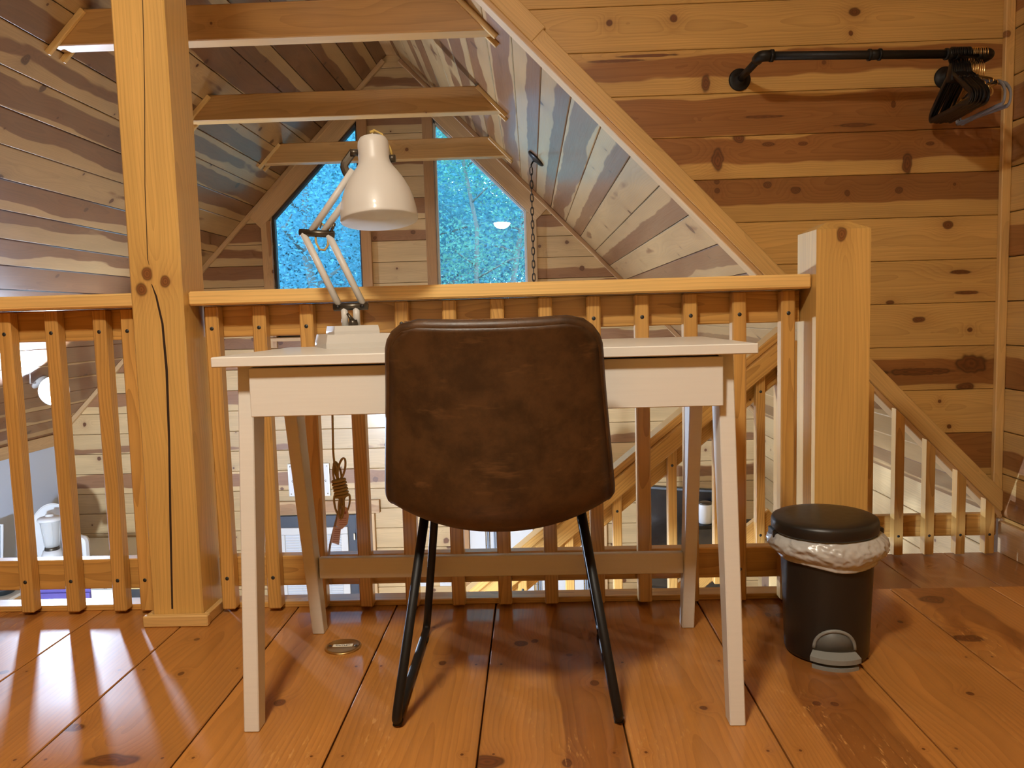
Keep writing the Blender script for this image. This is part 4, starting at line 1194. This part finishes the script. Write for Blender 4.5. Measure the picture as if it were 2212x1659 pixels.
for x, lab in ((-1.02, 'white wall switch plate low on the far wall beside the glass door'), (-0.80, 'white wall switch plate nearest the glass door')):
    t = thing('switch_plate', lab, 'switch', (x, YF, -1.46), 'switch plates on the far wall')
    box('plate', (x-0.05, YF-0.008, -1.50), (x+0.05, YF-0.0002, -1.40), M_wplast, t, 0.003)
    for q in (-0.022, 0.022): box('rocker', (x+q-0.012, YF-0.013, -1.475), (x+q+0.012, YF-0.0082, -1.425), M_wplast, t, 0.002)

# glazed double door with white blinds, seen below the chair seat
d2 = thing('door_2', 'white glazed door with pleated blinds in the far wall, seen below the chair seat', 'door', (0.0, YF, ZB), kind='structure')
lumber('side_casing', (-0.625, YF-0.018, ZB), (-0.625, YF-0.018, -0.70), 0.09, 0.03, (1, 0, 0), M_ptrim, d2)
lumber('side_casing', (0.56, YF-0.018, ZB), (0.56, YF-0.018, -0.70), 0.09, 0.03, (1, 0, 0), M_ptrim, d2)
lumber('head_casing', (-0.67, YF-0.018, -0.65), (0.605, YF-0.018, -0.65), 0.10, 0.03, (0, 0, 1), M_ptrim, d2)
for a, b in ((-0.575, -0.44), (-0.40, -0.03), (0.02, 0.40), (0.44, 0.51)):
    box('panel', (a, YF-0.016, ZB+0.02), (b, YF-0.001, -0.705), M_wplast, d2, 0.003)
for x in (-0.425, -0.412, -0.365, -0.35, -0.335, -0.005, 0.015, 0.03, 0.415, 0.43):
    lumber('pleat', (x, YF-0.022, ZB+0.02), (x, YF-0.022, -0.705), 0.009, 0.02, (1, 0, 0), plain('grey_door_rib', (0.30, 0.36, 0.45), 0.5), d2, 0.001)

# ------------------------------------------------------------------ television and jar by the right side
tv = thing('television', 'black flat television on the far right, seen through the stair railing', 'television', (1.12, 5.75, -1.05))
RT = T(1.12, 5.75, -0.9) @ Matrix.Rotation(math.radians(-20), 4, 'Z')
b_ = put('cabinet', box_mesh(0.62, 0.05, 0.80, 0.004).copy(), RT, tv); b_.data.materials.append(M_plast)
b_ = put('screen', box_mesh(0.59, 0.004, 0.76, 0.001).copy(), RT @ T(0, -0.0275, 0), tv); b_.data.materials.append(M_tv)
b_ = put('wall_arm', box_mesh(0.06, 0.50, 0.10, 0.004).copy(), RT @ T(0.1, 0.28, 0), tv); b_.data.materials.append(M_black)
jr = thing('canister', 'white canister with a dark lid in front of the black television', 'canister', (1.19, 5.33, -0.66))
lathe('jar', [(0.0, 0.0), (0.044, 0.0), (0.046, 0.006), (0.046, 0.13), (0.043, 0.136), (0.0, 0.136)], T(1.19, 5.33, -0.66), M_wplast, jr, 28)
lathe('lid', [(0.0, 0.136), (0.045, 0.136), (0.046, 0.142), (0.040, 0.150), (0.0, 0.151)], T(1.19, 5.33, -0.66), M_gun, jr, 28)
sh2 = thing('wall_shelf', 'dark bracket shelf holding the white canister', 'shelf', (1.45, 5.33, -0.70))
box('board', (1.10, 5.25, -0.685), (XR-0.001, 5.41, -0.661), M_black, sh2, 0.002)
box('bracket', (XR-0.03, 5.31, -0.80), (XR-0.001, 5.35, -0.686), M_black, sh2, 0.002)

# ------------------------------------------------------------------ kitchen corner on the left
kc = thing('pantry_cabinet', 'white pantry cabinet whose top carries the blender in the left corner', 'cabinet', (-3.6, 5.9, ZB))
box('body', (XL+0.002, 5.42, ZB), (-3.15, 6.46, -1.03), M_wplast, kc, 0.004)
box('top', (XL+0.002, 5.40, -1.029), (-3.13, 6.46, -1.0), M_cream, kc, 0.003)
bdoor = box('door', (-4.05, 5.402, ZB+0.1), (-3.18, 5.4195, -1.40), M_wplast, kc, 0.003)
box('handle', (-3.26, 5.385, -1.9), (-3.24, 5.4015, -1.7), M_steel, bdoor, 0.002)
ct = thing('counter', 'cream counter shelf with boxes under the railing gap', 'counter', (-3.4, 5.1, ZB))
box('worktop', (XL+0.002, 4.80, -1.195), (-2.50, 5.38, -1.155), M_cream, ct, 0.004)
box('base', (XL+0.002, 4.84, ZB), (-2.54, 5.38, -1.196), M_wplast, ct, 0.004)
# sign leaning on the knee wall
ks = thing('kitchen_sign', 'white sign with a thin black border and script letters leaning by the left wall', 'sign', (-4.02, 5.46, -1.0))
Mk = frame((-4.03, 5.52, -0.82), Vector((0.93, -0.36, 0)), Vector((0.0, 0.10, 1)))
def kb(name, poly, off, th, mat, par):
    vv, ff = prism_data(poly, th, 0)
    return put(name, mesh_of(name, vv, ff), Mk @ T(0, 0, off), par, mat)
kb('board', [(-0.16, -0.178), (0.06, -0.178), (0.06, 0.205), (-0.16, 0.205)], 0, 0.012, M_paper, ks)
for n_, pl_ in (('border', [(0.045, -0.17), (0.049, -0.17), (0.049, 0.195), (0.045, 0.195)]), ('border', [(-0.15, 0.191), (0.0449, 0.191), (0.0449, 0.195), (-0.15, 0.195)])):
    kb(n_, pl_, 0.0122, 0.0006, M_ink, ks)
text('lettering', 'RS', 0.055, Mk @ T(0.003, 0.115, 0.0125) @ Matrix.Rotation(math.radians(-38), 4, 'Z'), M_ink, ks)
text('lettering', 'et', 0.040, Mk @ T(0.010, 0.02, 0.0125), M_ink, ks)
text('lettering', 'o', 0.05, Mk @ T(0.022, -0.055, 0.0125), M_ink, ks)
# serving platter standing on edge
pt = thing('serving_platter', 'large oval white platter standing upright behind the blender', 'platter', (-3.74, 5.80, -1.0))
Mp = T(-3.765, 5.80, -0.765) @ Matrix.Rotation(math.radians(90-9), 4, 'X') @ Matrix.Scale(0.78, 4, (1, 0, 0))
lathe('dish', [(0.0, 0.0), (0.12, 0.0), (0.165, 0.014), (0.225, 0.034), (0.230, 0.038), (0.224, 0.039), (0.165, 0.020), (0.12, 0.006), (0.0, 0.006)], Mp, plain('ivory_ceramic', (0.62, 0.59, 0.52), 0.25, var=0.02), pt, 48)
lathe('rim_band', [(0.226, 0.0385), (0.231, 0.041), (0.233, 0.038), (0.230, 0.034)], Mp, M_wplast, pt, 48)
# blender
bl = thing('blender', 'white kitchen blender with a clear jug on the pantry cabinet', 'blender', (-3.655, 5.58, -1.0))
Mb = T(-3.655, 5.58, -1.0)
lathe('base', [(0.0, 0.0), (0.085, 0.0), (0.088, 0.01), (0.085, 0.06), (0.072, 0.135), (0.060, 0.165), (0.0, 0.165)], Mb, M_wplast, bl, 32)
lathe('collar', [(0.050, 0.165), (0.052, 0.168), (0.048, 0.19), (0.0, 0.19)], Mb, M_gun, bl, 28)
jm = NT('clear_jug_plastic'); jm.b.inputs['Base Color'].default_value = (0.9, 0.9, 0.88, 1); jm.b.inputs['Roughness'].default_value = 0.1; jm.b.inputs['Alpha'].default_value = 0.35
lathe('jug', [(0.046, 0.185), (0.050, 0.20), (0.070, 0.385), (0.072, 0.39), (0.068, 0.388), (0.047, 0.20)], Mb, jm.m, bl, 28)
for k in range(6):
    a = k*PI/3 + 0.2
    tube('jug_rib', [Mb @ Vector((0.0495*math.cos(a), 0.0495*math.sin(a), 0.20)), Mb @ Vector((0.0700*math.cos(a), 0.0700*math.sin(a), 0.38))], 0.003, jm.m, bl, 6)
ld2 = lathe('lid', [(0.0, 0.388), (0.080, 0.388), (0.086, 0.396), (0.080, 0.412), (0.050, 0.422), (0.0, 0.424)], Mb, M_wplast, bl, 32)
lathe('cap', [(0.0, 0.423), (0.030, 0.423), (0.028, 0.438), (0.0, 0.440)], Mb, M_wplast, ld2, 20)
tube('dial', [Mb @ Vector((0.028, -0.076, 0.085)), Mb @ Vector((0.030, -0.086, 0.087))], 0.026, M_steel, bl, 20)
tag(tube('power_cord', [(-3.80, 5.50, -0.96), (-3.83, 5.47, -0.93), (-3.81, 5.45, -0.91), (-3.77, 5.45, -0.925), (-3.745, 5.46, -0.99), (-3.70, 5.45, -0.995), (-3.60, 5.43, -0.94), (-3.56, 5.46, -0.93), (-3.52, 5.5, -0.995)], 0.004, M_steel, None, 8), 'grey looped power cord lying beside the blender', 'cord')
# can opener / mixer stand
mx = thing('can_opener', 'white upright countertop can opener beside the blender', 'appliance', (-3.44, 5.60, -1.0))
Vx, Fx = tube_data(rounded([(-3.41, 5.60, -1.0), (-3.41, 5.60, -0.76), (-3.50, 5.60, -0.76)], 0.03, 5), 0.026, 8, False, ((0, 1, 0), 1.5))
put('housing', mesh_of('housing', Vx, Fx, False), None, mx, M_wplast)
box('motor', (-3.53, 5.555, -0.84), (-3.44, 5.64, -0.738), M_wplast, mx, 0.008)
box('base', (-3.54, 5.54, -1.0), (-3.385, 5.66, -0.985), M_plast, mx, 0.004)
# things on the counter
CZ = -1.155
pb = thing('purple_box', 'purple cardboard box with faint loops, seen under the lower rail', 'box', (-3.22, 5.1, CZ))
box('carton', (-3.41, 5.0, CZ), (-3.036, 5.2, -0.872), M_purple, pb, 0.003)
for x in (-3.357, -3.275):
    P = [Vector((x + 0.022*math.cos(2*PI*i/24), 4.9995, -0.885 + 0.028*math.sin(2*PI*i/24))) for i in range(24)]
    tube('loop_print', P, 0.0012, plain('violet_ink', (0.08, 0.06, 0.35), 0.5), pb, 5, True)
box('ledge', (-3.41, 4.985, CZ), (-3.036, 4.999, -0.962), M_purple, pb, 0.001)
wb = thing('white_box', 'cream carton with black printing beside the purple box', 'box', (-2.94, 5.1, CZ))
box('carton', (-3.033, 5.0, CZ), (-2.85, 5.2, -0.872), M_cream, wb, 0.003)
box('lid_edge', (-3.033, 4.996, -0.947), (-2.85, 4.9995, -0.942), M_grey, wb, 0)
text('lettering', 'C', 0.05, frame((-2.932, 4.9985, -0.898), (1, 0, 0), (0, 0, 1)), M_ink, wb)
text('lettering', '8', 0.045, frame((-2.932, 4.9985, -0.932), (1, 0, 0), (0, 0, 1)), M_ink, wb)
lbx = thing('latched_box', 'black box with brass bands and latch, nearest the square post under the rail', 'box', (-2.72, 5.1, CZ))
box('body', (-2.835, 5.0, CZ), (-2.60, 5.2, -0.875), M_plast, lbx, 0.003)
for zz in (-0.898, -0.934): box('band', (-2.832, 4.996, zz-0.013), (-2.603, 4.9995, zz+0.013), M_brass, lbx, 0.001)
box('latch', (-2.80, 4.990, -0.946), (-2.765, 4.9955, -0.925), M_brass, lbx, 0.001)
pn = thing('frying_pan', 'dark frying pan on a cream board at the left edge', 'pan', (-3.70, 5.05, -0.974))
tag(box('cutting_board', (-3.98, 4.90, -0.995), (-3.55, 5.19, -0.975), M_cream, None, 0.004), 'cream cutting board under the dark frying pan', 'cutting board')
tag(box('bread_box', (-3.95, 4.95, CZ+0.0005), (-3.59, 5.15, -0.9955), M_trim, None, 0.003), 'pine bread box carrying the cutting board', 'box')
lathe('bowl', [(0.0, 0.0), (0.09, 0.0), (0.125, 0.04), (0.128, 0.042), (0.12, 0.041), (0.088, 0.006), (0.0, 0.006)], T(-3.70, 5.05, -0.974), plain('dark_pan_iron', (0.02, 0.03, 0.035), 0.3), pn, 36)
lumber('handle', (-3.72, 5.172, -0.94), (-3.74, 5.34, -0.925), 0.025, 0.012, (1, 0, 0), M_plast, pn)

# ------------------------------------------------------------------ lamps
# warm bowl lamp over the loft, above and behind the frame
bw = thing('bowl_ceiling_light', 'lit alabaster bowl light hanging above the loft', 'light', (-0.45, 0.02, 2.40))
bz = 2.37
lathe('bowl', [(0.0, -0.075), (0.05, -0.070), (0.10, -0.045), (0.132, -0.008), (0.140, 0.02), (0.138, 0.021)], T(-0.45, 0.02, bz), M_bowl, bw, 40)
lathe('pan', [(0.1385, 0.0215), (0.136, 0.026), (0.06, 0.040), (0.0, 0.042)], T(-0.45, 0.02, bz), M_bronze, bw, 40)  # opaque lid added to keep the bowl's light off the ceiling
tube('stem', [(-0.45, 0.02, bz+0.04), (-0.45, 0.02, 2.80)], 0.008, M_bronze, bw, 10)
lathe('canopy', [(0.0, 0.0), (0.06, 0.0), (0.065, 0.02), (0.0, 0.03)], T(-0.45, 0.02, 2.80), M_bronze, bw, 24)
# cool reflector flood on the left slope, aimed across the room at the loft
nin = Vector((SN, 0, -CS))
la = Vector((-3.60, 5.50, roof(-3.60)))
kl = thing('slope_light', 'bright cool flood lamp on the lower left roof slope behind the balusters', 'light', la)
axl = Vector((0.80, -0.58, 0.03)).normalized()
Ml = frame(la + nin*0.10 + axl*0.02, axl.orthogonal(), axl.cross(axl.orthogonal()))
lathe('mount', [(0.0, 0.001), (0.06, 0.001), (0.06, 0.012), (0.0, 0.02)], frame(la, (0, 1, 0), nin.cross(Vector((0, 1, 0)))), M_wplast, kl, 28)
tube('bracket', [la + nin*0.015, la + nin*0.06, la + nin*0.10 - axl*0.06], 0.010, M_wplast, kl, 8)
lathe('reflector', [(0.0, -0.085), (0.035, -0.080), (0.060, -0.050), (0.085, 0.0), (0.105, 0.060), (0.108, 0.062), (0.104, 0.062), (0.088, 0.020), (0.082, 0.0), (0.0, -0.012)], Ml, M_wplast, kl, 40)
lathe('diffuser', [(0.0, 0.012), (0.05, 0.008), (0.079, -0.004)], Ml, M_kit, kl, 40)
tube('lamp_wire', [la + nin*0.012 + Vector((0, -0.05, 0)), la + nin*0.03 + Vector((0.02, -0.16, 0.02)), la + nin*0.006 + Vector((0.10, -0.25, 0.103))], 0.004, M_wplast, kl, 6)
# unseen globe lamp added under the loft floor to brighten the lower far wall
gp = thing('added_globe_lamp', 'added unseen white globe lamp under the loft, brightening the lower room', 'light', (-2.2, 1.0, -0.26))
lathe('globe', [(0.0, -0.12)] + [(0.12*math.sin(PI*k/12), -0.12*math.cos(PI*k/12)) for k in range(1, 12)] + [(0.0, 0.12)], T(-2.2, 1.0, -0.56), M_globe, gp, 32)
tube('stem', [(-2.2, 1.0, -0.445), (-2.2, 1.0, -0.27)], 0.008, M_bronze, gp, 10)
lathe('canopy', [(0.0, -0.03), (0.05, -0.025), (0.06, 0.0)], T(-2.2, 1.0, -0.261), M_bronze, gp, 24)
# chain pendant on the right slope
px_, py_ = 0.06, 5.12
pz_ = roof(px_)
pd = thing('chain_pendant', 'black chain pendant lamp hanging from the right roof slope', 'light', (px_, py_, pz_))
ninr = Vector((-SN, 0, -CS))
Mc = frame((px_, py_, pz_), (0, 1, 0), ninr.cross(Vector((0, 1, 0))))
lathe('canopy', [(0.0, 0.001), (0.066, 0.001), (0.066, 0.008), (0.055, 0.016), (0.02, 0.022), (0.0, 0.030)], Mc, M_bronze, pd, 36)
top_ = Vector((px_, py_, pz_)) + ninr*0.030
tube('loop', [top_, top_ + Vector((-0.012, 0, -0.02)), top_ + Vector((-0.012, 0, -0.035))], 0.005, M_bronze, pd, 8)
lk = []
zc = top_.z - 0.035; i = 0
while zc > -0.25:
    P = []
    for k in range(12):
        a = 2*PI*k/12
        u, v = 0.0095*math.cos(a), 0.021*math.sin(a) + (0.007 if math.sin(a) > 0 else -0.007)
        P.append(Vector((px_-0.035 + (u if i % 2 == 0 else 0), py_ + (u if i % 2 else 0), zc - 0.026 + v)))
    lk.append(tube_data(P, 0.0030, 6, True)); zc -= 0.043; i += 1
Vk, Fk = join(lk)
put('chain', mesh_of('chain', Vk, Fk, True), None, pd, M_bronze)
Mq = T(px_-0.035, py_, -0.49)
lathe('shade', [(0.02, 0.24), (0.035, 0.235), (0.06, 0.19), (0.15, 0.05), (0.185, 0.0), (0.180, 0.0), (0.145, 0.05), (0.055, 0.185), (0.02, 0.225)], Mq, M_bronze, pd, 40)
lathe('bulb', [(0.0, 0.04), (0.025, 0.05), (0.035, 0.075), (0.028, 0.11), (0.014, 0.14), (0.014, 0.22)], Mq, M_bulb, pd, 20)

# ------------------------------------------------------------------ outside: ground and trees
gr = put('ground', mesh_of('ground', [(-40, YF+0.3, -3.3), (40, YF+0.3, -3.3), (40, 70, 2.0), (-40, 70, 2.0)], [(0, 1, 2, 3)]), None, None, M_ground)
tag(gr, 'wooded ground outside the windows', 'ground', kind='structure')
def tree(label, x, y, h, r, spread, nleaf, size, mat, seed, low=0.2, lean=0.0, z0=-3.2, bare=False):
    rg = np.random.default_rng(seed); rr = random.Random(seed)
    t = thing('tree', label, 'tree', (x, y, z0), 'trees outside the gable windows')
    trunk = [(x + lean*k/6 + rr.uniform(-0.05, 0.05)*k, y, z0 + h*k/6) for k in range(7)]
    parts = [tube_data(trunk, [r*(1-0.11*k) for k in range(7)], 8)]
    ends = []
    for b in range(16):
        f = rr.uniform(max(low, 0.25), 0.98); k = f*6; i = min(int(k), 5)
        a = Vector(trunk[i]).lerp(Vector(trunk[i+1]), k-i)
        an = rr.uniform(0, 2*PI); L = spread*rr.uniform(0.5, 1.0)*(1.15-f*0.6)
        m1 = a + Vector((math.cos(an)*L*0.5, math.sin(an)*L*0.5, L*0.22)); m2 = a + Vector((math.cos(an+0.3)*L, math.sin(an+0.3)*L, L*0.30))
        parts.append(tube_data([a, m1, m2], [r*0.32, r*0.2, r*0.06], 6)); ends += [m1, m2, (m1+m2)/2]
    Vt, Ft = join(parts)
    put('trunk', mesh_of('trunk', Vt, Ft, True), None, t, M_bark)
    n = nleaf
    ci = rg.integers(0, len(ends), n)
    c = np.array([tuple(e) for e in ends])[ci] + rg.normal(0, 1, (n, 3))*np.array((0.42, 0.42, 0.30))*spread*0.62
    c = c[c[:, 1] > YF + 0.9]
    n = len(c)
    A = rg.normal(0, 1, (n, 3)); A[:, 2] *= 0.5; A /= np.linalg.norm(A, axis=1)[:, None]
    B = np.cross(A, rg.normal(0, 1, (n, 3))); B /= np.linalg.norm(B, axis=1)[:, None]
    s = (size*rg.uniform(0.6, 1.3, n))[:, None]
    vv = np.stack([c - A*s, c + B*s*0.42, c + A*s, c - B*s*0.42], 1).reshape(-1, 3)
    me = bpy.data.meshes.new('foliage')
    me.vertices.add(4*n); me.vertices.foreach_set('co', vv.ravel())
    me.loops.add(4*n); me.loops.foreach_set('vertex_index', np.arange(4*n))
    me.polygons.add(n); me.polygons.foreach_set('loop_start', np.arange(n)*4); me.polygons.foreach_set('loop_total', np.full(n, 4))
    me.update(calc_edges=True)
    o = put('foliage', me, None, t, mat); o['kind'] = 'stuff'
L1 = leaf_mat('leaf_blue_green', (0.025, 0.125, 0.15), (0.20, 0.52, 0.58))
L2 = leaf_mat('leaf_green', (0.03, 0.135, 0.10), (0.23, 0.53, 0.42))
L3 = leaf_mat('leaf_deep', (0.03, 0.14, 0.20), (0.19, 0.52, 0.66))
tree('slender forked tree with open leafy branches behind the right window', -0.95, 11.5, 8.0, 0.055, 1.5, 20000, 0.030, L2, 3, 0.2, 0.2)
tree('leafy tree filling the lower part of the right window', 0.6, 14.0, 8.5, 0.14, 2.3, 32000, 0.038, L1, 5, 0.1)
tree('bushy blue-green tree filling the left window', -3.3, 12.0, 7.5, 0.12, 2.1, 34000, 0.034, L3, 8, 0.1)
tree('tree behind the boarded strip between the two gable windows', -2.2, 16.5, 9.5, 0.16, 2.6, 26000, 0.05, L1, 13, 0.1)
tree('tall tree at the left behind the left window', -5.6, 16.0, 10.0, 0.18, 2.8, 26000, 0.05, L3, 21, 0.1)
tree('distant broad tree behind the right window', 1.8, 19.5, 11.0, 0.2, 3.2, 24000, 0.066, L2, 34, 0.05)
tree('distant tree deep in the wood, half hidden by the boarded strip', -1.6, 22.5, 12.0, 0.2, 3.4, 24000, 0.07, L3, 55, 0.05)
tree('far left distant tree deep in the wood', -5.4, 23.0, 12.0, 0.22, 3.6, 24000, 0.07, L1, 89, 0.05)
tree('thin dark trunk in the right window', -0.15, 13.0, 9.0, 0.07, 0.9, 1500, 0.055, L1, 91, 0.3, -0.1)
for i_, (x_, lab_) in enumerate(((-11.5, 'distant dense tree at the far left of the wood'), (-7.5, 'distant dense tree left of the windows'), (-3.6, 'distant dense tree behind the left window'), (0.2, 'distant dense tree behind the right window'), (4.0, 'distant dense tree at the far right of the wood'))):
    tree(lab_, x_, 29.0 + (i_ % 2)*1.5, 12.5, 0.25, 3.4, 16000, 0.17, (L3, L1, L3, L2, L1)[i_], 100+i_, 0.02, 0.0, -1.5)
